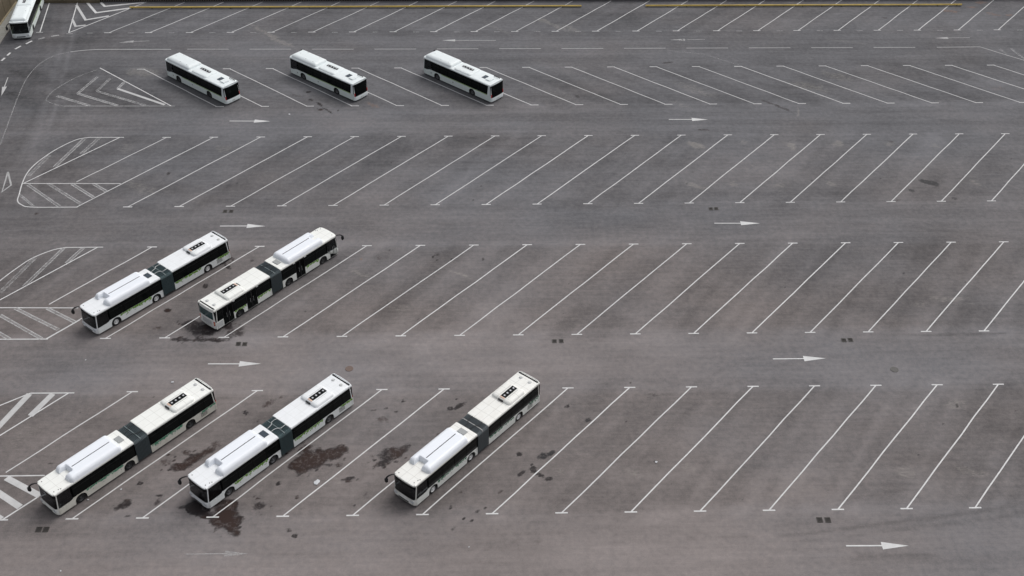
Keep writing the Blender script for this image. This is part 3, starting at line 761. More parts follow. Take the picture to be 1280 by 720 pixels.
# brown = dust and tyre dirt worn into the bays; light = polished, dusty lanes plus painted-in light falloff
brown = .26+.40*near+.22*bays*near+(fb(X/14, Y/9, 20)-.5)*.9-.35*sst(15, 60, X)*near
brown += .30*np.exp(-((X+66.5)/2.6)**2)*sst(150, 168, Y)
brown = np.clip(brown, 0, 1)
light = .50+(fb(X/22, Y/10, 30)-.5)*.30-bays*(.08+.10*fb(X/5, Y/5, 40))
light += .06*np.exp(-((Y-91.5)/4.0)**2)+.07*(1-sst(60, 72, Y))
light += .06*np.exp(-(X/34)**2)*near-.05*sst(-25, -70, X)  # lighter centre (some dust), darker left: light falloff painted into the tone
# long tyre lanes along x, with a gentle wander
wy = Y+1.2*(fb(X/30, Y/60, 50)-.5)
lanes = (1-bays)*(vnoise(X/28, wy/.55, 60)-.5)*.12+(1-bays)*(vnoise(X/50, wy/1.7, 61)-.5)*.14
light += lanes
# diagonal wheel scrub inside the bays
for a0, a1, dx, dy, k in ((70, 88, 11, 16.4, .12), (94, 112, 11, 16.4, .12), (119, 137, 11, 16.4, .08), (143, 156, 12.5, -11, .10), (166, 179, 9.4, 10.7, .07)):
    L = math.hypot(dx, dy); u = (X*dy-Y*dx)/L; w = (X*dx+Y*dy)/L
    light += band(a0, a1, 1.2)*((vnoise(u/.9, w/12, 70+int(a0))-.5)*k*1.3+(vnoise(u/2.6, w/20, 90+int(a0))-.5)*k*1.8+(fb(X/1.6, Y/1.6, 120)-.5)*.16)
# the perimeter road on the left: two wheel tracks running from the gate side down
for off in (0, 2.6):
    xc = -61.5+off+ .0*Y+3.0*np.sin((Y-120)/30)
    light += .06*np.exp(-((X-xc)/.7)**2)*(.5+vnoise(X/3, Y/9, 33))*sst(105, 125, Y)
# turning arcs in the lanes
for cx, cy, r, s in ((30, 118, 34, .05), (12, 60, 36, .05), (55, 70, 22, -.05), (40, 62, 30, -.06), (-10, 148, 20, .03), (60, 160, 14, .05), (5, 92, 9, -.035), (8, 94, 12, -.03)):
    d = np.hypot(X-cx, Y-cy)-r
    light += s*(np.exp(-(d/.22)**2)+np.exp(-((d-2.1)/.22)**2))*sst(.35, .6, fb(X/8, Y/8, int(r)))
for pts, w_, dl in TRACKS:
    Q = np.array(smooth_pts(pts)); D = np.full(X.shape, 99.0)
    for (x0, y0), (x1, y1) in zip(Q[:-1], Q[1:]):
        i0 = np.searchsorted(gx, min(x0, x1)-1.5); i1 = np.searchsorted(gx, max(x0, x1)+1.5); j0 = np.searchsorted(gy, min(y0, y1)-1.5); j1 = np.searchsorted(gy, max(y0, y1)+1.5)
        if i1 <= i0 or j1 <= j0: continue
        sl = (slice(j0, j1), slice(i0, i1)); xx = X[sl]-x0; yy = Y[sl]-y0; L2 = (x1-x0)**2+(y1-y0)**2+1e-9
        t = np.clip((xx*(x1-x0)+yy*(y1-y0))/L2, 0, 1)
        D[sl] = np.minimum(D[sl], np.hypot(xx-t*(x1-x0), yy-t*(y1-y0)))
    light += dl*1.6*np.exp(-(D/max(w_, .16))**2)*sst(.25, .6, fb(X/3, Y/3, 77))
# far end darker, cooler, partly the asphalt's own; light falloff to the edges painted in
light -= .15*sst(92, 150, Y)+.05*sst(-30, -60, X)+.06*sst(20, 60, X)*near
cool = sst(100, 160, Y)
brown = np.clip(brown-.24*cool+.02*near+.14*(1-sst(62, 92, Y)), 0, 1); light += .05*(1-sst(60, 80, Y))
stain = np.zeros_like(X); warm = np.zeros_like(X); scuff = np.zeros_like(X); rust = np.zeros_like(X)
jx = (fb(X/1.1, Y/1.1, 100)-.5); jy = (fb(X/1.1, Y/1.1, 110)-.5)
for cx, cy, ax, ay, bx, by, s, k in STAINS:
    det = ax*by-ay*bx
    if abs(det) < 1e-6: continue
    rad = 2.2*max(math.hypot(ax, ay), math.hypot(bx, by))+1.5
    i0 = np.searchsorted(gx, cx-rad); i1 = np.searchsorted(gx, cx+rad); j0 = np.searchsorted(gy, cy-rad); j1 = np.searchsorted(gy, cy+rad)
    if i1 <= i0 or j1 <= j0: continue
    sl = (slice(j0, j1), slice(i0, i1))
    big = min(1, min(math.hypot(ax, ay), math.hypot(bx, by))/.8)
    x = X[sl]-cx+jx[sl]*1.3*big; y = Y[sl]-cy+jy[sl]*1.3*big
    u = (x*by-y*bx)/det; v = (y*ax-x*ay)/det
    q = np.sqrt(u*u+v*v)
    f = 1-sst(.45, 1.45, q)
    if k == 'w': scuff[sl] = np.maximum(scuff[sl], f*s)
    elif k == 'o': rust[sl] = np.maximum(rust[sl], f*s)
    else:
        stain[sl] = np.maximum(stain[sl], f*min(s, 1.4)/1.4)
        warm[sl] = np.maximum(warm[sl], f*(1 if k == 'r' else .35 if k == 'k' else 0))
me = bpy.data.meshes.new('asphalt_yard')
co = np.stack([X.ravel(), Y.ravel(), np.zeros(X.size)], 1).astype(np.float32)
idx = np.arange(nx*ny).reshape(ny, nx)
q = np.stack([idx[:-1, :-1], idx[:-1, 1:], idx[1:, 1:], idx[1:, :-1]], -1).reshape(-1, 4)
me.vertices.add(len(co)); me.vertices.foreach_set('co', co.ravel())
me.loops.add(q.size); me.loops.foreach_set('vertex_index', q.ravel().astype(np.int32))
me.polygons.add(len(q)); me.polygons.foreach_set('loop_start', np.arange(0, q.size, 4, dtype=np.int32))
me.update(calc_edges=True)
def attr(name, r, g, b, a):
    at = me.color_attributes.new(name, 'FLOAT_COLOR', 'POINT')
    at.data.foreach_set('color', np.stack([r.ravel(), g.ravel(), b.ravel(), a.ravel()], 1).astype(np.float32).ravel())
attr('wear', brown, light, scuff, rust); attr('oil', stain, warm, stain*0, stain*0+1)  # the wear attribute also carries the painted light falloff, in its second channel

def asphalt(name, painted):
    m = mat(name, (.17, .165, .16), .88, .25)
    b = m.node_tree.nodes['Principled BSDF']
    P = N(m, 'ShaderNodeNewGeometry').outputs['Position']
    fine = noise(m, P, 9, 6, .75)                     # stone in the surface
    grit = noise(m, P, 1.7, 5, .7)
    streak = noise(m, scaled(m, P, (.12, 2.6, 1)), 1.0, 5, .7)
    broad = noise(m, scaled(m, P, (.35, .5, 1)), .35, 4, .6)
    if painted:
        at = N(m, 'ShaderNodeAttribute', attribute_name='wear'); sp = N(m, 'ShaderNodeSeparateColor'); Lk(m, at.outputs['Color'], sp.inputs[0])
        br, li, sc, ru = sp.outputs[0], sp.outputs[1], sp.outputs[2], at.outputs['Alpha']
    else:
        v = N(m, 'ShaderNodeValue'); v.outputs[0].default_value = .5; br = li = v.outputs[0]
    col = mixc(m, mathn(m, 'ADD', br, mapr(m, grit, .3, .7, -.15, .15), clamp=True), (.145, .144, .154), (.186, .164, .159))
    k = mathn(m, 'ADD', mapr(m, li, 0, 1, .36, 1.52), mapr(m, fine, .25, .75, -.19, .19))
    k = mathn(m, 'ADD', k, mapr(m, grit, .3, .7, -.13, .13))
    k = mathn(m, 'ADD', k, mapr(m, streak, .3, .7, -.085, .085))
    k = mathn(m, 'ADD', k, mapr(m, broad, .3, .7, -.11, .11))
    mul = N(m, 'ShaderNodeVectorMath', operation='SCALE'); Lk(m, col, mul.inputs[0]); Lk(m, k, mul.inputs['Scale']); col = mul.outputs[0]
    rough = .88
    if painted:
        n3 = noise(m, P, 2.6, 6, .7)
        fsc = mathn(m, 'MULTIPLY', mapr(m, mathn(m, 'ADD', sc, mathn(m, 'MULTIPLY', mathn(m, 'SUBTRACT', noise(m, scaled(m, P, (.7, 2.2, 1), (0, 0, .25)), 2.2, 7, .8), .5), 2.6)), .25, 1.0), mapr(m, sc, 0, .1))
        col = mixc(m, mathn(m, 'MULTIPLY', fsc, .55), col, (.36, .335, .30))
        frs = mathn(m, 'MULTIPLY', mapr(m, mathn(m, 'ADD', ru, mathn(m, 'MULTIPLY', mathn(m, 'SUBTRACT', n3, .5), 1.6)), .25, .8), mapr(m, ru, 0, .1))
        col = mixc(m, mathn(m, 'MULTIPLY', frs, .5), col, (.26, .13, .07))
        ao = N(m, 'ShaderNodeAttribute', attribute_name='oil'); so = N(m, 'ShaderNodeSeparateColor'); Lk(m, ao.outputs['Color'], so.inputs[0])
        st = mathn(m, 'ADD', so.outputs[0], mathn(m, 'MULTIPLY', mathn(m, 'SUBTRACT', mathn(m, 'ADD', mathn(m, 'MULTIPLY', n3, .5), mathn(m, 'MULTIPLY', noise(m, P, 1.1, 5, .8), .5)), .5), 1.5))
        fst = mathn(m, 'MULTIPLY', mapr(m, st, .12, .33), mapr(m, so.outputs[0], 0, .12))
        holes = mapr(m, noise(m, P, 2.1, 6, .8), .38, .50, .55, 1)
        fst = mathn(m, 'MULTIPLY', fst, mathn(m, 'MAXIMUM', holes, mapr(m, so.outputs[0], .72, .85)))
        oc = mixc(m, so.outputs[1], (.010, .009, .011), (.026, .013, .010))
        col = mixc(m, mathn(m, 'MULTIPLY', fst, mapr(m, so.outputs[0], .1, .45, .6, 1)), col, oc)
        rr = mapr(m, fst, 0, 1, .88, .55); Lk(m, rr, b.inputs['Roughness'])
    Lk(m, col, b.inputs['Base Color'])
    bp = N(m, 'ShaderNodeBump', Strength=.25, Distance=.02); Lk(m, fine, bp.inputs['Height']); Lk(m, bp.outputs[0], b.inputs['Normal'])
    return m
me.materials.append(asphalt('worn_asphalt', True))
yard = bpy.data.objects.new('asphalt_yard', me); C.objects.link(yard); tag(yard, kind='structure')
g = MB(); g.add([(-900,-900,-.006),(900,-900,-.006),(900,1500,-.006),(-900,1500,-.006)], [(0,1,2,3)])
tag(g.build('ground', asphalt('plain_asphalt', False)), kind='structure')

# ------------------------------------------------------------------ painted markings
def markpaint(name, col, base=.0):
    m = mat(name, col, .7, .3); nt = m.node_tree; b = nt.nodes['Principled BSDF']; out = nt.nodes['Material Output']
    P = N(m, 'ShaderNodeNewGeometry').outputs['Position']
    at = N(m, 'ShaderNodeAttribute', attribute_name='gone').outputs['Fac']
    n = mathn(m, 'ADD', mathn(m, 'MULTIPLY', noise(m, P, 3.2, 6, .75), .6), mathn(m, 'MULTIPLY', noise(m, P, .8, 4, .6), .4))
    a = mapr(m, mathn(m, 'SUBTRACT', n, mapr(m, at, 0, 1, .10, .58)), -.12, .13)
    a = mathn(m, 'MULTIPLY', a, mapr(m, at, .05, .75, .96, .34))
    dirt = noise(m, P, 1.3, 5, .7)
    Lk(m, mixc(m, mapr(m, dirt, .4, .75, 0, .4), col, tuple(c*.55 for c in col)), b.inputs['Base Color'])
    t = nt.nodes.new('ShaderNodeBsdfTransparent'); mx = nt.nodes.new('ShaderNodeMixShader')
    Lk(m, a, mx.inputs[0]); Lk(m, t.outputs[0], mx.inputs[1]); Lk(m, b.outputs[0], mx.inputs[2]); Lk(m, mx.outputs[0], out.inputs[0])
    return m
M_line = markpaint('road_paint', (.64, .64, .64))
zlev = [.004]
class Paint:
    def __init__(s): s.v = []; s.f = []; s.w = []
    def poly(s, pts, wear):
        zlev[0] += .00004
        o = len(s.v); s.v += [(x, y, zlev[0]) for x, y in pts]; s.f.append(list(range(o, o+len(pts)))); s.w.append(wear)
    def stroke(s, pts, w, wear, jit=0):
        P = [Vector(p) for p in pts]; n = len(P); lft = []; rgt = []
        for i in range(n):
            a = (P[i]-P[i-1]).normalized() if i > 0 else (P[1]-P[0]).normalized()
            b = (P[i+1]-P[i]).normalized() if i < n-1 else a
            t = (a+b).normalized(); nn = Vector((-t.y, t.x))/max(.5, t.dot(a))
            lft.append(P[i]+nn*w/2); rgt.append(P[i]-nn*w/2)
        zlev[0] += .00004
        for i in range(n-1):
            o = len(s.v); s.v += [(q.x, q.y, zlev[0]) for q in (rgt[i], rgt[i+1], lft[i+1], lft[i])]; s.f.append([o, o+1, o+2, o+3]); s.w.append(wear)
    def build(s, name):
        me = bpy.data.meshes.new(name); me.from_pydata(s.v, [], s.f); me.materials.append(M_line)
        at = me.attributes.new('gone', 'FLOAT', 'FACE'); at.data.foreach_set('value', s.w)
        o = bpy.data.objects.new(name, me); C.objects.link(o); return o
def rowp(k, n):
    a, b, c, d = ROWFIT[k]; return (a+b*n, c+d*n)
def smooth(pts, k=5):                                # Catmull-Rom through hand-placed points
    if len(pts) < 4: return pts
    P = [Vector(p) for p in pts]; P = [2*P[0]-P[1]]+P+[2*P[-1]-P[-2]]; out = []
    for i in range(1, len(P)-2):
        for j in range(k):
            t = j/k; a, b, c, d = P[i-1], P[i], P[i+1], P[i+2]
            out.append(tuple(.5*((2*b)+(c-a)*t+(2*a-5*b+4*c-d)*t*t+(3*b-a-3*c+d)*t**3)))
    return out+[tuple(P[-2])]
def bay(pt, a, b, ta=True, tb=True, w=.125, tw=1.12, sa=0, sb=0, wear=.05):
    r = random.uniform(-.02, .09)
    # a long line laid by hand in short runs wanders a centimetre or two
    n = 7; pts = []
    dx, dy = b[0]-a[0], b[1]-a[1]; L = math.hypot(dx, dy)
    for i in range(n+1):
        t = i/n; o = random.uniform(-.035, .035) if 0 < i < n else 0
        pts.append((a[0]+dx*t-dy/L*o, a[1]+dy*t+dx/L*o))
    pt.stroke(pts, w, max(0, wear+r))
    for q, on, sh in ((a, ta, sa), (b, tb, sb)):
        if on: pt.stroke([(q[0]-tw/2+sh, q[1]), (q[0]+tw/2+sh, q[1])], .15, max(0, wear+r+.02))
P5 = Paint()
for n in range(-1, 15):
    if n == -1: continue
    bay(P5, rowp('r5b', n), rowp('r5t', n+2))
bay(P5, tuple((np.array((-50.1, 75.3))).tolist()) if False else tuple(np.array(rowp('r5t', 0))+(np.array(rowp('r5b', 0))-np.array(rowp('r5t', 2)))*.655), rowp('r5t', 0), ta=False)
bay(P5, tuple(np.array(rowp('r5t', 1))+(np.array(rowp('r5b', 0))-np.array(rowp('r5t', 2)))*.80), rowp('r5t', 1), ta=False)
tag(P5.build('bay_lines'), kind='structure')
P4 = Paint()
for n in range(1, 19): bay(P4, rowp('r4b', n), rowp('r4t', n+2))
d = np.array(rowp('r4b', 0))-np.array(rowp('r4t', 2))
bay(P4, tuple(np.array(rowp('r4t', 1))+d*.645), rowp('r4t', 1), ta=False); bay(P4, rowp('r4b', 0), rowp('r4t', 2), ta=False)
tag(P4.build('bay_lines'), kind='structure')
P3 = Paint()
for n in range(0, 22): bay(P3, rowp('r3b', n), rowp('r3t', n+2), ta=n > 0, wear=.10)
d = np.array(rowp('r3b', 0))-np.array(rowp('r3t', 2))
bay(P3, tuple(np.array(rowp('r3t', 1))+d*.655), rowp('r3t', 1), ta=False, wear=.10)
tag(P3.build('bay_lines'), kind='structure')
P2 = Paint()
for n in range(0, 22): bay(P2, rowp('r2b', n), rowp('r2t', n), sa=.42, sb=-.42, wear=.12)
tag(P2.build('bay_lines'), kind='structure')
P1 = Paint()
for n in range(1, 26):
    a = rowp('r1b', n); bay(P1, a, (a[0]+9.38, 178.2), tb=False, sa=-.15, wear=.10)
for n in range(0, 26):
    a = rowp('r1b', n); P1.stroke([(a[0]+2.9, a[1]-.1), (a[0]+3.8, a[1]-.1)], .13, .58)
tag(P1.build('bay_lines'), kind='structure')
PS = Paint()
for w, e, pts in STROKES: 
    pp = smooth(pts, 6) if len(pts) > 4 else pts
    if w >= .3 and e >= .45 and len(pts) < 4:      # worn stripe: the rolled edges outlast the middle
        A_, B_ = Vector(pp[0]), Vector(pp[-1]); nn_ = Vector((-(B_-A_).y, (B_-A_).x)).normalized()*(w/2-.04)
        PS.stroke(pp, w, min(1, e+.26))
        for sg in (-1, 1): PS.stroke([tuple(A_+nn_*sg), tuple(B_+nn_*sg)], .10, e+.06)
    else: PS.stroke(pp, w, e)
PS.stroke(TRI+TRI[:1], .22, .5)
tag(PS.build('lane_markings'), kind='structure')
AL = ['white lane arrow pointing right, above the outlined hatching, left of centre', 'small white arrow pointing right in the upper lane, right of centre', 'white lane arrow pointing right, just above the two middle row bendy buses', 'white lane arrow pointing right, above the third bay row at right', 'white lane arrow pointing right, above the two lower left bendy buses', 'white lane arrow pointing right, between the two lowest bay rows at right', 'crisp white lane arrow alone near the bottom right corner', 'worn away arrow at bottom left below the bendy buses', 'faded arrow pointing left beside the top left chevrons', 'short faded arrow pointing left above the rightmost short bus', 'faded thin arrow pointing left in the top lane, right of centre', 'faded thin arrow pointing left at top right before the bent line', 'small arrow pointing down at the far left edge']
for (a, b, c, e), lb in zip(ARROWS, AL):
    pa = Paint(); A, B, T = Vector(a), Vector(b), Vector(c)
    dn = (T-A).normalized(); nn = Vector((-dn.y, dn.x)); hw = .42 if e < .2 else .33
    pa.stroke([a, tuple(B+dn*.03)], .15 if e < .2 else .12, e)
    pa.poly([tuple(B+nn*hw-dn*.12), tuple(B-nn*hw-dn*.12), tuple(T)], e)
    tag(pa.build('painted_arrow'), lb, 'road arrow', 'painted lane arrows')
# ------------------------------------------------------------------ buses
HW = 1.33                      # half width
ROOF = [(HW-.01,2.56),(HW,2.60),(HW,2.67),(HW-.03,2.72),(HW-.10,2.755),(HW-.24,2.775),(0,2.79)]
ROOF = ROOF+[(-y, z) for y, z in reversed(ROOF[:-1])]
def heightfield(x0, x1, y0, y1, h, r, cr, zb, notch=None, n=(64, 30), skirt=True):
    """moulded roof cover: a rounded plan whose rim rolls down to the roof"""
    mb = MB(); xs = [x0+(x1-x0)*i/n[0] for i in range(n[0]+1)]; ys = [y0+(y1-y0)*j/n[1] for j in range(n[1]+1)]
    cx, cy, hx, hy = (x0+x1)/2, (y0+y1)/2, (x1-x0)/2, (y1-y0)/2; vs = []
    for x in xs:
        for y in ys:
            qx, qy = abs(x-cx)-(hx-cr), abs(y-cy)-(hy-cr)
            d = -(math.hypot(max(qx, 0), max(qy, 0))+min(max(qx, qy), 0)-cr)
            if notch:
                nx0, ny0, ny1 = notch; k = .16
                dn = max(nx0-x, ny0-y, y-ny1)
                if nx0-x > 0 and (ny0-y > 0 or y-ny1 > 0): dn = math.hypot(nx0-x, max(ny0-y, y-ny1))
                d = min(d, dn*2.6)
            t = max(0, min(1, d/r)); z = h*math.sqrt(max(0, 1-(1-t)**2))
            z += .03*h*math.cos(math.pi*(y-cy)/(2*hy))*t
            vs.append((x, y, zb+z if d > 0 else zb-.03))
    m1 = n[1]+1
    mb.add(vs, [(i*m1+j, (i+1)*m1+j, (i+1)*m1+j+1, i*m1+j+1) for i in range(n[0]) for j in range(n[1])])
    return mb
def skirt_profile(x0, x1, zt, wheels, zb=.24, ramp=None):
    """side panel outline with wheel arches; ramp lowers the top edge towards the nose"""
    pts = [(x0, zb)]
    for wx in sorted(wheels):
        if x0 < wx < x1:
            r = .60
            for i in range(13):
                t = math.pi-math.pi*i/12
                pts.append((wx+r*math.cos(t), max(zb, .46+r*math.sin(t)) if 0 < i < 12 else zb))
    pts.append((x1, zb))
    if ramp: pts += [(x1, ramp[1]), (ramp[0]+.15, ramp[1]+.02), (ramp[0]-.45, zt)]
    else: pts.append((x1, zt))
    pts.append((x0, zt))
    return pts
def wheel(parent, x, side, rimmat, r=.47):
    o = empty('wheel', (x, side*(HW-.20), r)); o.parent = parent
    t = MB(); s = side
    t.lathe([(.29, -.13), (.40, -.15), (r-.02, -.13), (r, -.08), (r, .08), (r-.02, .13), (.40, .15), (.29, .12)], (0, 0, 0), 32)
    t.build('tyre', M_rub, o, True)
    w = MB(); w.lathe([(.295, s*.12), (.29, s*.135), (.26, s*.10), (.20, s*.03), (.16, s*.02), (.12, s*.07), (.09, s*.15), (.0, s*.16)], (0, 0, 0), 28)
    for k in range(10):
        a = 2*math.pi*k/10; w.cyl((.165*math.cos(a), s*.03 if s > 0 else -.07, .165*math.sin(a)), .018, .04, 6, 'y')
    w.build('rim', rimmat, o, True)
def leaves(parent, x0, x1, matl, seed, y, dens=11, zt=1.10):
    r = random.Random(seed); mb = MB(); s = 1 if y > 0 else -1
    for k in range(int((x1-x0)*dens*1.6)):
        x = r.uniform(x0, x1); z = zt-abs(r.gauss(0, .11))-.0; L = r.uniform(.14, .30); wd = L*r.uniform(.32, .5); a = r.uniform(0, math.pi)
        ca, sa = math.cos(a), math.sin(a); yy = y+s*(.004+.0002*k)
        P = [(-L/2, 0), (-L*.2, wd/2), (L*.2, wd/2), (L/2, 0), (L*.2, -wd/2), (-L*.2, -wd/2)]
        mb.add([(x+u*ca-v*sa, yy, z+u*sa+v*ca) for u, v in P], [(0, 1, 2, 3, 4, 5)])
    mb.box(x0, x1, min(y, y+s*.003), max(y, y+s*.003), zt-.05, zt+.03)
    o = mb.build('leaf_decal', matl, parent)
def side_windows(parent, spans, side, z0=1.16, z1=2.46):
    for a, b in spans:
        mb = MB(); y = side*(HW-.012); y2 = side*(HW-.002)
        mb.box(a+.035, b-.035, min(y, y2), max(y, y2), z0, z1)
        o = mb.build('window', M_glass, parent)
        v = MB(); ya = side*(HW-.001); yb = side*(HW+.004)
        v.box(a+.05, b-.05, min(ya, yb), max(ya, yb), z1-.36, z1-.34)
        v.build('vent_bar', M_plast, o)
def door(parent, a, b, side, z0=.27, z1=2.5):
    o = empty('door', ((a+b)/2, side*HW, z0)); o.parent = parent; w = (b-a)/2
    for s in (-1, 1):
        mb = MB(); x0, x1 = (0, w) if s > 0 else (-w, 0)
        fr = MB(); t = .05
        for bx in ((x0+.01, x0+t, 0, z1-z0), (x1-t, x1-.01, 0, z1-z0), (x0+t, x1-t, 0, .09), (x0+t, x1-t, z1-z0-.08, z1-z0)):
            fr.box(bx[0], bx[1], min(0, -side*.05), max(0, -side*.05), bx[2], bx[3])
        fr.build('door_frame', M_plast, o)
        mb.box(x0+t, x1-t, min(-side*.02, -side*.035), max(-side*.02, -side*.035), .09, z1-z0-.08)
        mb.build('door_glass', M_glass, o)
        hb = MB(); hb.tube([(x0+w/2-s*.15, -side*.0+side*.012, .75), (x0+w/2-s*.15, side*.012, 1.35)], .012, 6); hb.build('handle', M_ltgrey, o)
    st = MB(); st.box(-w, w, min(-side*.05, side*.012), max(-side*.05, side*.012), -.05, -.01); st.build('sill', M_alu, o)
def fnose(y):                   # plan curve of the nose: how far the front sits back at y
    t = abs(y)/HW; return .07*t*t+.22*max(0, (t-.80)/.20)**2
def sheet(zs, off, y0, y1, thick, n=16):
    """curved front (or rear) sheet: zs = [(z, x)], swept over the plan curve off(y)"""
    mb = MB(); vs = []; k = len(zs)
    for j in range(n+1):
        y = y0+(y1-y0)*j/n
        for z, x in zs: vs.append((x-off(y) if x > 0 else x+off(y), y, z))
    m = len(vs)
    for j in range(n+1):
        y = y0+(y1-y0)*j/n
        for z, x in zs: vs.append(((x-thick-off(y)) if x > 0 else (x+thick+off(y)), y, z))
    fs = []
    for j in range(n):
        for i in range(k-1):
            a = j*k+i; fs.append((a, a+k, a+k+1, a+1)); fs.append((m+a, m+a+1, m+a+k+1, m+a+k))
        fs.append((j*k, m+j*k, m+(j+1)*k, (j+1)*k)); fs.append((j*k+k-1, (j+1)*k+k-1, m+(j+1)*k+k-1, m+j*k+k-1))
    for j in (0, n):
        for i in range(k-1): fs.append((j*k+i, j*k+i+1, m+j*k+i+1, m+j*k+i))
    mb.add(vs, fs); return mb
def cab(root, F, wm):
    """nose: lower panel, windscreen, destination band, cab interior, lamps"""
    s = sheet([(.24, F-.03), (.34, F+.03), (.50, F+.05), (.62, F+.045), (.98, F+.0)], fnose, -HW, HW, .10, 20)
    s.build('front_panel', wm, root, True)
    s = sheet([(.42, F+.055), (.56, F+.06)], fnose, -.62, .62, .03, 10); s.build('grille', M_plast, root)
    s = sheet([(.985, F-.005), (1.6, F-.05), (2.28, F-.13)], fnose, -HW+.07, HW-.07, .02, 20); s.build('windscreen', M_screen, root, True)
    s = sheet([(2.28, F-.12), (2.48, F-.15), (2.60, F-.19)], fnose, -HW+.02, HW-.02, .06, 20); s.build('destination_band', M_black, root, True)
    s = sheet([(2.36, F-.118), (2.52, F-.147)], fnose, -.8, .8, .01, 8); s.build('destination_display', M_glass, root)
    for sd in (-1, 1):
        y = sd*(HW-.045)
        p = MB(); p.extr([(F-.28, .97), (F-.20, .97), (F-.37, 2.58), (F-.45, 2.58)], y-.035, y+.035, 'y'); p.build('corner_pillar', wm, root)
        w = MB(); y0 = sd*(HW-.018); y1 = sd*(HW-.006)
        w.extr([(F-1.75, 1.02), (F-.29, 1.02), (F-.46, 2.50), (F-1.75, 2.50)], min(y0, y1), max(y0, y1), 'y'); w.build('cab_window', M_screen, root)
        h = MB(); xx = F-fnose(.98)
        h.extr([(.62, .60), (1.16, .57), (1.19, .78), (.70, .74)] if sd > 0 else [(-.62, .60), (-.70, .74), (-1.19, .78), (-1.16, .57)], xx-.11, xx+.052)
        h.build('headlight', M_lamp, root, bevel=.01)
    d = MB(); d.cbox(F-.62, F-.14, -1.12, 1.20, .98, 1.13, .04); d.cbox(F-.70, F-.45, .25, 1.0, 1.13, 1.24, .04); d.build('dashboard', M_dash, root)
    fl = MB(); fl.box(F-1.9, F-.2, -1.2, 1.2, .5, .56); fl.build('cab_floor', M_plast, root)
    sw = MB(); pts = []
    for i in range(21):
        a = 2*math.pi*i/20; pts.append((F-.80-.10*math.sin(a), .62+.23*math.cos(a), 1.22+.19*math.sin(a)))
    sw.tube(pts, .018, 6); sw.tube([(F-.80, .40, 1.22), (F-.80, .84, 1.22)], .015, 6); sw.tube([(F-.80, .62, 1.22), (F-.55, .62, 1.05)], .03, 6)
    sw.build('steering_wheel', M_plast, root)
    st = MB(); st.cbox(F-1.62, F-1.10, .36, .88, .86, 1.0, .05); st.cbox(F-1.74, F-1.58, .38, .86, .98, 1.72, .05); st.cbox(F-1.74, F-1.62, .50, .74, 1.74, 1.95, .04); st.cbox(F-1.45, F-1.2, .5, .74, .56, .86, .02)
    st.build('driver_seat', M_seat, root)
    pc = MB(); pc.box(F-1.86, F-1.83, -1.25, 1.25, .56, 2.5); pc.build('cab_partition', M_black, root)
def mirror(root, F, side=-1):
    o = empty('mirror', (F-.2, side*1.22, 2.62)); o.parent = root
    a = MB(); a.tube([(0, 0, 0), (.18, side*.10, .06), (.42, side*.24, .03), (.60, side*.34, -.10), (.66, side*.38, -.28)], [.05, .065, .07, .08, .085], 8); a.build('arm', M_plast, o, True)
    h = MB(); h.tube([(.66, side*.38, -.22), (.665, side*.385, -.32), (.66, side*.38, -.56), (.63, side*.37, -.70)], [.11, .17, .17, .11], 10); h.build('mirror_head', M_plast, o, True)
def roof_and_skirts(root, x0, x1, wm, sm, wheels, doors, zt, ramp=None, nose=False, tail=False):
    b = MB(); b.extr(ROOF, x0, x1-(.30 if nose else 0))
    if nose:                                           # crowned front end of the roof
        vs = []; n = 14
        xs = [(x1-.30, 0), (x1-.20, .0), (x1-.12, .02), (x1-.10, .07)]
        for j in range(n+1):
            y = -HW+2*HW*j/n
            zc = 2.79-.012*(abs(y)/.9)**2 if abs(y) < 1.0 else 2.775-.11*((abs(y)-1.0)/(HW-1.0))**1.6
            for xx, dz in xs: vs.append((xx-(fnose(y) if xx > x1-.28 else 0), y, zc-dz))
            vs.append((x1-.12-fnose(y), y, 2.585)); vs.append((x1-.30, y, 2.585))
        k = 6; b.add(vs, [(j*k+i, (j+1)*k+i, (j+1)*k+(i+1) % k, j*k+(i+1) % k) for j in range(n) for i in range(k)]+[tuple(range(k)), tuple(n*k+i for i in range(k))])
    b.build('roof', wm, root, True)
    for side, gaps in ((1, []), (-1, doors)):
        segs = []; c = x0
        for a, e in sorted(gaps):
            if a > c+.02: segs.append((c, a))
            c = e
        if c < x1-.05: segs.append((c, x1-(.24 if nose else 0)))
        for a, e in segs:
            p = MB(); y0, y1 = side*(HW-.07), side*HW
            p.extr(skirt_profile(a, e, zt, wheels, ramp=ramp if (nose and e > x1-.5) else None), min(y0, y1), max(y0, y1), 'y')
            p.build('side_panel', sm, root)
def core(root, x0, x1, wheels):
    b = MB(); w = HW-.02
    b.box(x0, x1, -w, w, 1.02, 2.585); b.build('window_band', M_black, root)
    u = MB(); edges = [x0]+sum([[wx-.66, wx+.66] for wx in sorted(wheels)], [])+[x1]
    for i in range(0, len(edges), 2):
        if edges[i+1]-edges[i] > .02: u.box(edges[i], edges[i+1], -w+.06, w-.06, .17, 1.05)
    for wx in wheels: u.box(wx-.67, wx+.67, -.82, .82, .25, 1.04)
    u.build('underframe', M_dark, root)
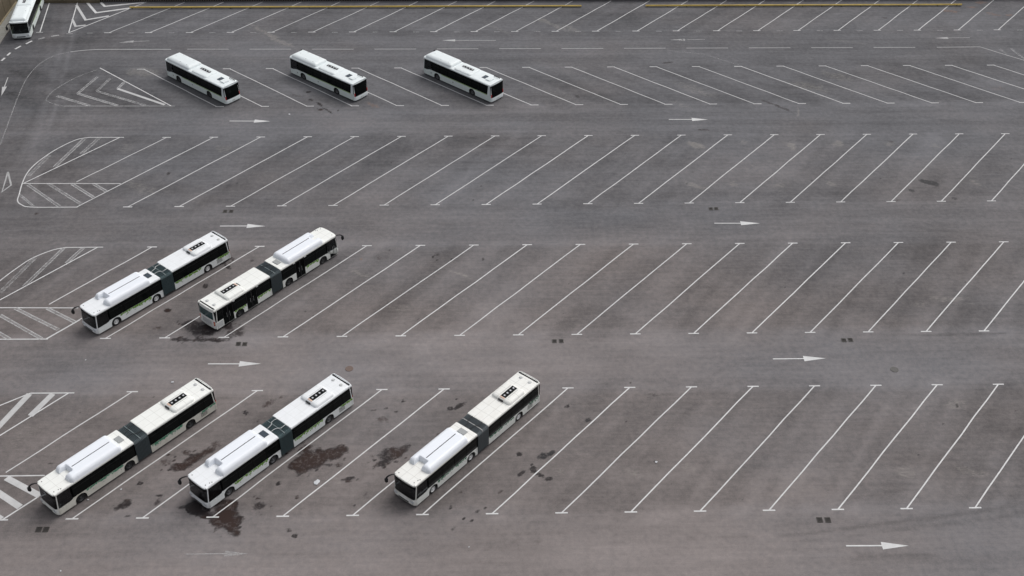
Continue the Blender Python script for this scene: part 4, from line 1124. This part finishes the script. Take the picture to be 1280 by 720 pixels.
def fans(parent, x0, x1, y0, y1, z, n, hub=M_hub):
    b = MB(); b.box(x0, x1, y0, y1, z-.02, z+.012); b.build('fan_grille', M_black, parent)
    for k in range(n):
        xc = x0+(x1-x0)*(k+.5)/n; yc = (y0+y1)/2; r = min((x1-x0)/n, y1-y0)*.44
        f = MB()
        for q in range(6):
            a = 2*math.pi*q/6; ca, sa = math.cos(a), math.sin(a); cb, sb = math.cos(a+.55), math.sin(a+.55)
            f.add([(xc+ca*.06, yc+sa*.06, z+.022), (xc+ca*r, yc+sa*r, z+.018), (xc+cb*r, yc+sb*r, z+.03), (xc+cb*.06, yc+sb*.06, z+.028)], [(0, 1, 2, 3)])
        f.build('fan', M_plast, parent)
        h = MB(); h.cyl((xc, yc, z+.014), .10, .035, 12, r2=.08); h.build('fan_hub', hub, parent)
def ac(root, x0, x1, wm, fx, fy, h=.30, nf=4):
    o = empty('air_conditioner', ((x0+x1)/2, 0, 2.77)); o.parent = root; cx = (x0+x1)/2
    c = heightfield(x0-cx, x1-cx, -1.20, 1.20, h, .42, .40, -.0, n=(44, 34)); c.build('cover', wm, o, True)
    fans(o, fx[0]-cx, fx[1]-cx, fy[0], fy[1], h+.015, nf)
    g = MB()
    for yy in (fy[0]-.16, fy[1]+.15): g.box(fx[0]-cx+.1, fx[1]-cx-.2, yy, yy+.035, h-.01, h+.012)
    g.build('side_slot', M_grey, o)
    return o, cx, h
def dome(root, x, y):
    b = MB(); b.cyl((x, y, 2.775), .20, .035, 20, r2=.19); b.cyl((x, y, 2.80), .16, .07, 20, r2=.11); b.build('roof_vent', M_ltgrey, root, True)

def bendy(rec, name_label, opt):
    x, y, a = rec; root = empty('bendy_bus', (x, y, 0), R(a)); tag(root, name_label, 'articulated bus', 'articulated city buses parked in the bays')
    wm, sm, gm = opt['roof'], opt['side'], opt['leaf']
    F, B0, B1, T = 9.0, .38, -1.15, -9.0; tank_m = opt['tank']
    wf = [6.5, 1.32]; wr = [-5.72]
    df = [(2.45, 3.8), (7.6, 8.72)]; dr = [(-7.9, -6.5), (-4.65, -3.2)]
    roof_and_skirts(root, B0, F, wm, sm, wf, df, 1.14, ramp=(7.5, .92), nose=True)
    roof_and_skirts(root, T+.10, B1, wm, sm, wr, dr, 1.14, tail=True)
    core(root, B0+.01, F-1.88, wf); core(root, T+.12, B1-.01, wr)
    u = MB(); u.box(F-1.86, F-.25, -1.1, 1.1, .24, .49); u.build('front_floor', M_dark, root)
    cab(root, F, wm); mirror(root, F)
    for xx in wf+wr:
        for s in (1, -1): wheel(root, xx, s, opt['rim'])
    side_windows(root, [(.5, 2.0), (2.0, 3.6), (3.6, 5.3), (5.3, 7.1)], 1); side_windows(root, [(-2.9, -1.25), (-4.6, -2.9), (-6.3, -4.6), (-7.5, -6.3), (-8.7, -7.5)], 1)
    side_windows(root, [(.5, 2.4), (3.85, 5.4), (5.4, 7.1)], -1); side_windows(root, [(-3.15, -1.25), (-6.45, -4.7), (-8.75, -7.95)], -1)
    for a_, b_ in df+dr: door(root, a_, b_, -1)
    bx = MB()
    for xx in (2.3, 3.95, -3.05, -6.3): bx.cbox(xx-.13, xx+.13, -HW-.035, -HW+.02, 2.47, 2.60, .01)
    bx.build('door_marker', M_ltgrey, root)
    leaves(root, 1.95, 5.85, gm, opt['seed'], HW, opt['dens'])
    leaves(root, -4.9, -1.3, gm, opt['seed']+1, HW, opt['dens']); leaves(root, -8.8, -7.2, gm, opt['seed']+5, HW, opt['dens'])
    leaves(root, 3.9, 5.85, gm, opt['seed']+2, -HW, opt['dens']); leaves(root, -3.1, -1.3, gm, opt['seed']+3, -HW, opt['dens']); leaves(root, -6.4, -4.75, gm, opt['seed']+6, -HW, opt['dens']*.7)
    # vent slats behind the rear left wheel, engine hatch on the right
    v = MB()
    for k in range(4): v.box(-7.75, -7.0, HW-.001, HW+.006, .48+k*.14, .54+k*.14)
    v.build('vent_grille', M_plast, root)
    v = MB(); v.box(-8.82, -8.0, -HW-.006, -HW+.001, .40, 1.02)
    v.build('engine_grille', M_ltgrey, root)
    # small fittings along the skirt
    k = MB()
    for xx in (5.2, 4.1, 2.2, -2.2, -3.9): k.box(xx-.04, xx+.04, HW-.001, HW+.008, .66, .76)
    k.build('fuel_flap', M_grey, root)
    # roof plant
    t = heightfield(1.45, 6.98, -1.29, 1.30, .52, .46, .40, 2.762, notch=(6.22, -.52, .36), n=(90, 50)); to = t.build('gas_tank_cover', tank_m, root, True)
    sm_ = MB(); sm_.box(2.0, 5.95, .02, .095, 3.25, 3.308); sm_.build('cover_seam', M_plast, to)
    hh = MB(); hh.cbox(.72, 1.30, -.42, .42, 2.78, 2.86, .025); hh.build('roof_hatch', M_hatch if opt['darkhatch'] else M_grey, root)
    o, cx, h = ac(root, -6.92, -4.38, wm, (-6.56, -4.78), (-.22, .38))
    pk = MB(); pk.box(-4.82-cx, -4.60-cx, -.20, .36, h-.02, h+.012); pk.build('bare_panel', M_pink, o)
    pk = MB(); pk.box(-4.56-cx, -4.36-cx, -.22, .36, .06, .20); pk.build('air_intake', M_plast, o)
    dome(root, -8.22, -.55); dome(root, -8.22, .55)
    d = MB()
    for q in ((8.5, -.92), (8.5, .95), (7.9, 1.1), (8.1, 1.03)): d.cyl((q[0], q[1], 2.77), .045, .03, 10)
    d.build('marker_lamp', M_plast, root)
    r_ = MB()
    for yy in (-HW+.05, HW-.11): r_.box(B0+.05, F-.6, yy, yy+.06, 2.70, 2.765); r_.box(T+.2, B1-.05, yy, yy+.06, 2.70, 2.765)
    r_.build('gutter', wm, root)
    # rear end
    rb = sheet([(.24, T-.02), (.42, T-.06), (1.38, T-.04), (2.50, T+.05), (2.64, T+.10), (2.72, T+.16)], fnose, -HW, HW, .08, 20); rb.build('rear_panel', wm, root, True)
    rw = sheet([(1.46, T-.045), (2.36, T+.03)], fnose, -1.06, 1.06, .02, 12); rw.build('rear_window', M_teal, root, True)
    rw = sheet([(.62, T-.062), (1.22, T-.052)], fnose, -.72, .72, .02, 8); rw.build('engine_cover', M_ltgrey, root, True)
    sp = sheet([(2.70, T+.10), (2.80, T+.06), (2.83, T+.03)], fnose, -HW+.08, HW-.06, .05, 20); sp.build('rear_fairing', wm, root, True)
    bl = MB(); bl.box(T+.20, T+.36, -HW+.16, HW-.16, 2.77, 2.797); bl.build('roof_slot', M_black, root)
    for s in (1, -1):
        for z, mt in ((.78, M_red), (.98, M_orange), (1.16, M_red)):
            l = MB(); xx = T+fnose(1.12)-.06; l.box(xx-.02, xx+.06, s*1.12-.07, s*1.12+.07, z-.07, z+.07); l.build('tail_light', mt, root, bevel=.01)
    pl = MB(); pl.box(T-.075, T-.06, -.26, .26, .44, .55); pl.build('number_plate', M_ltgrey, root)
    # bellows
    be = MB(); rings = []; nf = 12; L = B0-B1
    base = [(HW-.04, .30), (HW-.03, 2.52), (HW-.10, 2.66), (HW-.28, 2.72), (0, 2.74)]
    prof = base+[(-q[0], q[1]) for q in reversed(base[:-1])]+[(0, .28)]
    for i in range(2*nf+1):
        xx = B1+L*i/(2*nf); k = 0 if i % 2 else -.09
        rings.append([(xx, (q[0]+math.copysign(k, q[0]) if abs(q[0]) > .01 else 0), q[1]+(k if q[1] > 2 else 0)) for q in prof])
    n = len(prof); vs = [p for r2 in rings for p in r2]
    be.add(vs, [(i*n+j, i*n+(j+1) % n, (i+1)*n+(j+1) % n, (i+1)*n+j) for i in range(2*nf) for j in range(n)])
    bo = be.build('bellows', opt['bellows'], root)
    ce = MB(); xm = (B0+B1)/2; ce.extr([(HW-.02, .28), (HW+.0, 2.56), (HW-.10, 2.70), (HW-.3, 2.765), (-HW+.3, 2.765), (-HW+.10, 2.70), (-HW, 2.56), (-HW+.02, .28)], xm-.05, xm+.05); ce.build('centre_hoop', opt['hoop'], bo)
    for s in (-1, 1):
        ho = MB(); y0 = s*.28
        ho.tube([(B0-.05, y0, 2.80), (B0-.35, y0+s*.02, 2.84), (xm+.1, y0+s*.12, 2.83), (xm-.1, y0+s*.36, 2.82), (B1+.3, y0+s*.36, 2.84), (B1+.02, y0+s*.3, 2.80)], .03, 6)
        ho.build('hose', opt['hose'], bo, True)
    return root

def solo(rec, label, opt):
    x, y, a = rec; root = empty('city_bus', (x, y, 0), R(a)); tag(root, label, 'city bus', 'short city buses')
    wm, sm, gm = opt['roof'], opt['side'], opt['leaf']; F, T = 6.6, -6.6; w = [3.75, -3.05]; dd = [(-.9, .5), (4.9, 6.2), (-5.6, -4.3)]
    roof_and_skirts(root, T+.1, F, wm, sm, w, dd, 1.20, ramp=(5.6, 1.0), nose=True); core(root, T+.12, F-1.88, w)
    u = MB(); u.box(F-1.86, F-.25, -1.1, 1.1, .24, .49); u.build('front_floor', M_dark, root)
    cab(root, F, wm); mirror(root, F)
    # left mirror kept short and close to the body
    for xx in w:
        for s in (1, -1): wheel(root, xx, s, opt['rim'])
    side_windows(root, [(-5.9, -4.5), (-4.5, -3.0), (-3.0, -1.5), (-1.5, 0), (0, 1.6), (1.6, 3.2), (3.2, 4.65)], 1, 1.22); side_windows(root, [(-4.2, -2.6), (-2.6, -1.0), (.6, 2.2), (2.2, 3.8)], -1, 1.22)
    for a_, b_ in dd: door(root, a_, b_, -1)
    g = MB(); g.box(-5.9, 2.9, HW, HW+.005, 1.125, 1.195); g.build('leaf_stripe', gm, root)
    k = MB()
    for xx in (4.9, .6): k.box(xx-.09, xx+.09, HW-.001, HW+.008, .66, .84)
    k.build('fuel_flap', M_grey, root)
    pr = MB(); y0, y1 = HW-.01, HW+.006; pr.extr([(-6.45, 1.18), (-5.95, 1.18), (-6.12, 2.58), (-6.45, 2.58)], y0, y1, 'y'); pr.build('rear_pillar', wm, root); pr = MB(); pr.extr([(-6.45, 1.18), (-5.95, 1.18), (-6.12, 2.58), (-6.45, 2.58)], -y1, -y0, 'y'); pr.build('rear_pillar', wm, root)
    t = heightfield(1.05, 6.15, -1.22, 1.22, .44, .62, .34, 2.762, n=(70, 40)); to = t.build('gas_tank_cover', opt['tank'], root, True)
    c_ = MB()
    for q in ((4.6, -.75), (5.2, .1), (2.2, -.7), (2.0, .72), (3.4, .76)): c_.cyl((q[0], q[1], 3.17), .05, .05, 10)
    c_.build('lifting_eye', M_grey, to)
    o, cx, h = ac(root, -2.6, .62, wm, (-2.05, .0), (-.34, .06), h=.20)
    hh = MB(); hh.cbox(-4.62, -4.0, -.50, .34, 2.78, 2.84, .02); hh.build('roof_hatch', M_hatch, root)
    hh = MB(); hh.cbox(-5.7, -4.9, -.42, .52, 2.78, 2.93, .04); hh.build('roof_box', wm, root)
    hh = MB(); hh.tube([(-5.15, -1.0, 2.78), (-5.15, -1.0, 2.90), (-6.15, -1.0, 2.90), (-6.15, -1.0, 2.78)], .045, 6); hh.build('exhaust_guard', M_plast, root)
    rb = sheet([(.22, T-.12), (.60, T-.14), (.72, T-.10), (2.50, T+.04), (2.64, T+.10), (2.74, T+.18)], fnose, -HW, HW, .08, 20); rb.build('rear_panel', wm, root, True)
    rw = sheet([(.80, T-.105), (2.56, T+.03)], fnose, -1.14, 1.14, .02, 14); ro = rw.build('rear_window', M_black, root, True)
    rw = sheet([(1.55, T-.055), (2.36, T+.008)], fnose, -.95, .95, .02, 8); rw.build('rear_pane', M_glass, ro, True)
    for s in (1, -1):
        l = MB(); xx = T+fnose(1.18)-.10; l.box(xx-.03, xx+.05, s*1.17-.06, s*1.17+.06, .82, 1.3); l.build('tail_light', M_red, root, bevel=.01)
    pl = MB(); pl.box(T-.155, T-.14, -.26, .26, .40, .51); pl.build('number_plate', M_ltgrey, root)
    d = MB()
    for q in ((6.3, -.8), (6.3, .8)): d.cyl((q[0], q[1], 2.76), .045, .04, 10)
    d.build('marker_lamp', M_plast, root)
    return root
rimW = mat('white_rim', (.62, .62, .62), .45); rimG = mat('grey_rim', (.10, .10, .105), .5, .5, .3); rimD = mat('dark_rim', (.035, .035, .037), .6)
leafB = mat('bright_leaf_vinyl', (.13, .28, .025), .5); leafT = mat('teal_leaf_vinyl', (.055, .22, .13), .5); leafD = mat('dark_leaf_vinyl', (.03, .13, .07), .5); leafY = mat('lime_vinyl', (.25, .42, .08), .5)
clean = paint('clean_white_paint', (.77, .79, .81), .14, seams=.22); cleans = paint('clean_side_paint', (.76, .79, .79), .22)
tankw = paint('tank_white', (.78, .81, .86), .05, rough=.35)
dusty = paint('dusty_white_paint', (.78, .78, .75), .32, (.50, .46, .40), seams=.6); dustys = paint('dusty_side_paint', (.66, .65, .59), .45)
chalk = paint('chalky_white_paint', (.80, .81, .78), .18, (.5, .48, .42), seams=.45); chalks = paint('chalky_side_paint', (.74, .76, .73), .3)
solow = paint('solo_white', (.74, .79, .80), .14); solos = paint('solo_side', (.70, .76, .74), .18)
bel1 = mat('green_grey_bellows', (.070, .105, .112), .42, .7); bel2 = mat('faded_grey_bellows', (.080, .100, .108), .42, .7); bel3 = mat('dusty_grey_bellows', (.12, .135, .142), .45, .6)
hoop = mat('hoop_metal', (.09, .115, .12), .5)
hoop3 = mat('pale_hoop', (.22, .22, .22), .5)
O = lambda **k: k
bendy(BUS[0], 'white bendy bus standing alone, rightmost of the lower row, with pale grey bellows', O(roof=dusty, side=chalks, leaf=leafD, tank=tankw, rim=rimW, seed=1, dens=7, darkhatch=False, bellows=bel3, hoop=hoop3, hose=M_plast))
bendy(BUS[1], 'white bendy bus mid lower row, its nose over a black oil stain', O(roof=clean, side=cleans, leaf=leafB, tank=tankw, rim=rimG, seed=20, dens=12, darkhatch=True, bellows=bel1, hoop=hoop, hose=M_ltgrey))
bendy(BUS[2], 'dusty bendy bus with beige skirt and teal leaves, leftmost of the lower row', O(roof=chalk, side=dustys, leaf=leafT, tank=tankw, rim=rimD, seed=40, dens=11, darkhatch=False, bellows=bel2, hoop=hoop, hose=M_plast))
bendy(BUS[3], 'white bendy bus facing down left, left one of the middle row', O(roof=clean, side=cleans, leaf=leafB, tank=tankw, rim=rimW, seed=60, dens=12, darkhatch=True, bellows=bel1, hoop=hoop, hose=M_ltgrey))
bendy(BUS[4], 'white bendy bus facing up right, rear window and doors showing, middle row', O(roof=chalk, side=chalks, leaf=leafB, tank=tankw, rim=rimD, seed=80, dens=9, darkhatch=False, bellows=bel2, hoop=hoop, hose=M_plast))
solo(BUS[5], 'short white bus with dark rear, leftmost of three in the upper row', O(roof=solow, side=solos, leaf=leafY, tank=solow, rim=rimD))
solo(BUS[6], 'short white bus with dark rear, middle one of three in the upper row', O(roof=solow, side=solos, leaf=leafY, tank=solow, rim=rimG))
solo(BUS[7], 'short white bus with dark rear, rightmost of three in the upper row', O(roof=solow, side=solos, leaf=leafY, tank=solow, rim=rimG))
solo(BUS8, 'short white bus nose-on in the top left corner beside the wall', O(roof=solow, side=solos, leaf=leafY, tank=solow, rim=rimD))

# ------------------------------------------------------------------ edge of the yard: kerb, pavement, wall, fence, rails
def kline(Y_, off=0): return -73.3+off-.0*(Y_-165)
M_conc = paint('kerb_concrete', (.30, .29, .27), .5, (.16, .14, .11), rough=.9)
kb = MB(); y = 60
while y < 178.2:
    y2 = min(y+1.0, 178.2); kb.cbox(-73.62, -73.44, y+.008, y2-.008, -.02, .14, .02); y = y2
tag(kb.build('kerb', M_conc), kind='structure')
pv = MB(); pv.box(-75.30, -73.63, 60, 178.2, -.02, .125)
tag(pv.build('pavement', paint('pavement_slab', (.27, .27, .25), .6, (.14, .13, .10), rough=.92)), kind='structure')
M_wall = paint('brown_wall', (.155, .125, .085), .7, (.06, .055, .035), rough=.95)
M_cop = paint('wall_coping', (.27, .23, .15), .6, (.12, .10, .07), rough=.95)
wl_ = empty('retaining_wall', (-75.6, 120, 0)); tag(wl_, 'brown panelled concrete wall with dark upright joints along the left kerb', 'wall')
y = 60
p = MB(); jt = MB()
while y < 178:
    p.cbox(-.28, 0, y-120+.05, y-120+2.65, 0, 2.7, .02); jt.box(-.24, -.06, y-120+2.65, y-120+2.75, 0, 2.66); y += 2.7
p.build('wall_panel', M_wall, wl_); jt.build('joint', M_dark, wl_)
cp = MB(); cp.cbox(.01, .30, -60, 58.2, .0, .22, .03); cp.build('plinth', M_cop, wl_)
fx0, fx1 = -73.3, 96.0
fe = empty('picket_fence', (0, 178.45, 0)); tag(fe, 'dark fence with close pale upright pickets along the far edge of the yard', 'fence')
M_pick = mat('weathered_picket', (.20, .165, .13), .8); M_fback = mat('dark_fence_board', (.012, .010, .010), .9)
s = MB(); x = fx0
rr = random.Random(3)
while x < fx1:
    s.box(x, x+.085, -.02, .01, .10, 1.9+rr.uniform(-.02, .02)); x += .275
s.build('pickets', M_pick, fe)
s = MB(); s.box(fx0, fx1, .05, .11, .0, 1.75); s.build('backing', M_fback, fe)
s = MB()
for z in (.35, 1.6): s.box(fx0, fx1, .012, .048, z, z+.09)
s.build('fence_rail', M_fback, fe)
x = fx0
while x < fx1:
    s = MB(); s.cbox(x-.07, x+.07, .115, .25, 0, 2.0, .02); s.build('post', M_fback, fe); x += 6
# low brown planter wall at the left end of the fence
s = MB(); s.cbox(-72.8, -62.2, 178.05, 178.33, 0, .5, .02)
tag(s.build('low_wall', M_wall), 'low brown wall across the end of the top left bays', 'wall')
vg = MB(); vg.add([(-400, 178.7, .02), (400, 178.7, .02), (400, 700, .02), (-400, 700, .02)], [(0, 1, 2, 3)])
tag(vg.build('verge', paint('grass_verge', (.035, .045, .02), .8, (.06, .05, .03), rough=1)), kind='structure')
vg = MB(); vg.add([(-400, -100, .9), (-75.95, -100, .9), (-75.95, 178.7, .9), (-400, 178.7, .9)], [(0, 1, 2, 3)])
tag(vg.build('upper_verge', paint('upper_grass', (.05, .055, .025), .8, (.07, .06, .04), rough=1)), kind='structure')
M_yel = paint('yellow_rail_paint', (.50, .36, .075), .75, (.22, .14, .06), rough=.6)
def rail(x0, x1, label):
    o = empty('bump_rail', ((x0+x1)/2, 175.85, 0)); tag(o, label, 'barrier', 'yellow rails along the top bays'); h = (x1-x0)/2
    b = MB(); b.extr([(-.10, .14), (.10, .14), (.12, .18), (.12, .31), (.08, .34), (-.08, .34), (-.12, .31), (-.12, .18)], -h, h); b.build('rail', M_yel, o)
    x = -h+.4
    while x < h:
        f = MB(); f.box(x-.06, x+.06, -.05, .05, 0, .145); f.build('foot', M_dark, o); x += 3.1
rail(-56.9, 14.7, 'long low yellow rail crossing the top bays, left of the gap')
rail(24.9, 75.7, 'shorter low yellow rail crossing the top bays, right of the gap')

# ------------------------------------------------------------------ drain grates, manholes, litter
M_iron = mat('cast_iron', (.045, .04, .037), .7, .4); M_frame = mat('grate_frame', (.09, .085, .08), .8)
GL = ['bottom left below the dusty bendy bus', 'in the lane above the middle row buses', 'below the tail of the middle row bus', 'in the lane above the lone bendy bus', 'above the bottom right lane arrow', 'at right in the lane above the lowest bays', 'right of centre above the third bay row']
for i, (x, y) in enumerate(GRATES):
    o = empty('drain_grate', (x, y, .03)); o.scale = (.82, .82, 1); tag(o, ('left' if i % 2 == 0 else 'right')+' iron grate of the pair '+GL[i//2], 'drain grate', 'iron drain grates in pairs')
    f = MB()
    for bx in ((-.31, .31, -.36, -.29), (-.31, .31, .29, .36), (-.31, -.25, -.29, .29), (.25, .31, -.29, .29)): f.box(*bx, -.03, .012)
    f.build('frame', M_frame if i not in (0, 1, 8, 9) else M_iron, o)
    f = MB()
    for k in range(7): f.box(-.25+.075*k, -.25+.075*k+.035, -.29, .29, -.02, .006)
    f.build('bars', M_iron, o)
    f = MB(); f.box(-.25, .25, -.29, .29, -.031, -.024); f.build('pit', M_fback, o)
for (x, y), lb, mt in zip(MANHOLES, ('faint round manhole cover in the right lane above the lowest bays', 'rusty round manhole cover above the tail of the middle lower bendy bus'), ((.10, .095, .09), (.14, .10, .085))):
    f = MB(); f.lathe([(0, .0), (.30, .0), (.33, -.004), (.34, .002), (.40, .004), (.42, -.03)], (0, 0, 0), 32)
    o = f.build('manhole_cover', mat('manhole_iron', mt, .8)); o.rotation_euler = (R(90), 0, 0); o.location = (x, y, .034)
    tag(o, lb, 'manhole cover')
LL = ['largest white scrap of litter, beside the rust-brown stain', 'tiny white scrap right of the dusty bendy bus nose', 'white scrap above the tail of the dusty bendy bus', 'white speck alone in the left lane between bay rows', 'white speck of litter near the bottom left edge', 'white speck of litter in the bottom centre lane', 'pale scrap in the lane below the middle short bus', 'pale scrap in an empty lower bay right of centre', 'white speck under the front wheel of the dusty bendy bus']
M_lit = mat('white_plastic_litter', (.50, .51, .53), .6)
for (x, y, s), lb in zip(LITTER, LL):
    r = random.Random(int(x*10)); f = MB(); n = 9
    s *= .6; ring = [(s*r.uniform(.6, 1.3)*math.cos(2*math.pi*k/n), s*r.uniform(.4, 1.2)*math.sin(2*math.pi*k/n)*1.1, r.uniform(.01, .06)) for k in range(n)]
    mid = [(q[0]*.5+r.uniform(-.1, .1)*s, q[1]*.5+r.uniform(-.1, .1)*s, s*r.uniform(.03, .14)+.03) for q in ring]
    f.add(ring+mid+[(0, 0, .03+s*.05)], [(k, (k+1) % n, n+(k+1) % n, n+k) for k in range(n)]+[(n+k, n+(k+1) % n, 2*n) for k in range(n)])
    o = f.build('plastic_scrap', M_lit); o.location = (x, y, .034); tag(o, lb, 'litter', 'white scraps of litter')
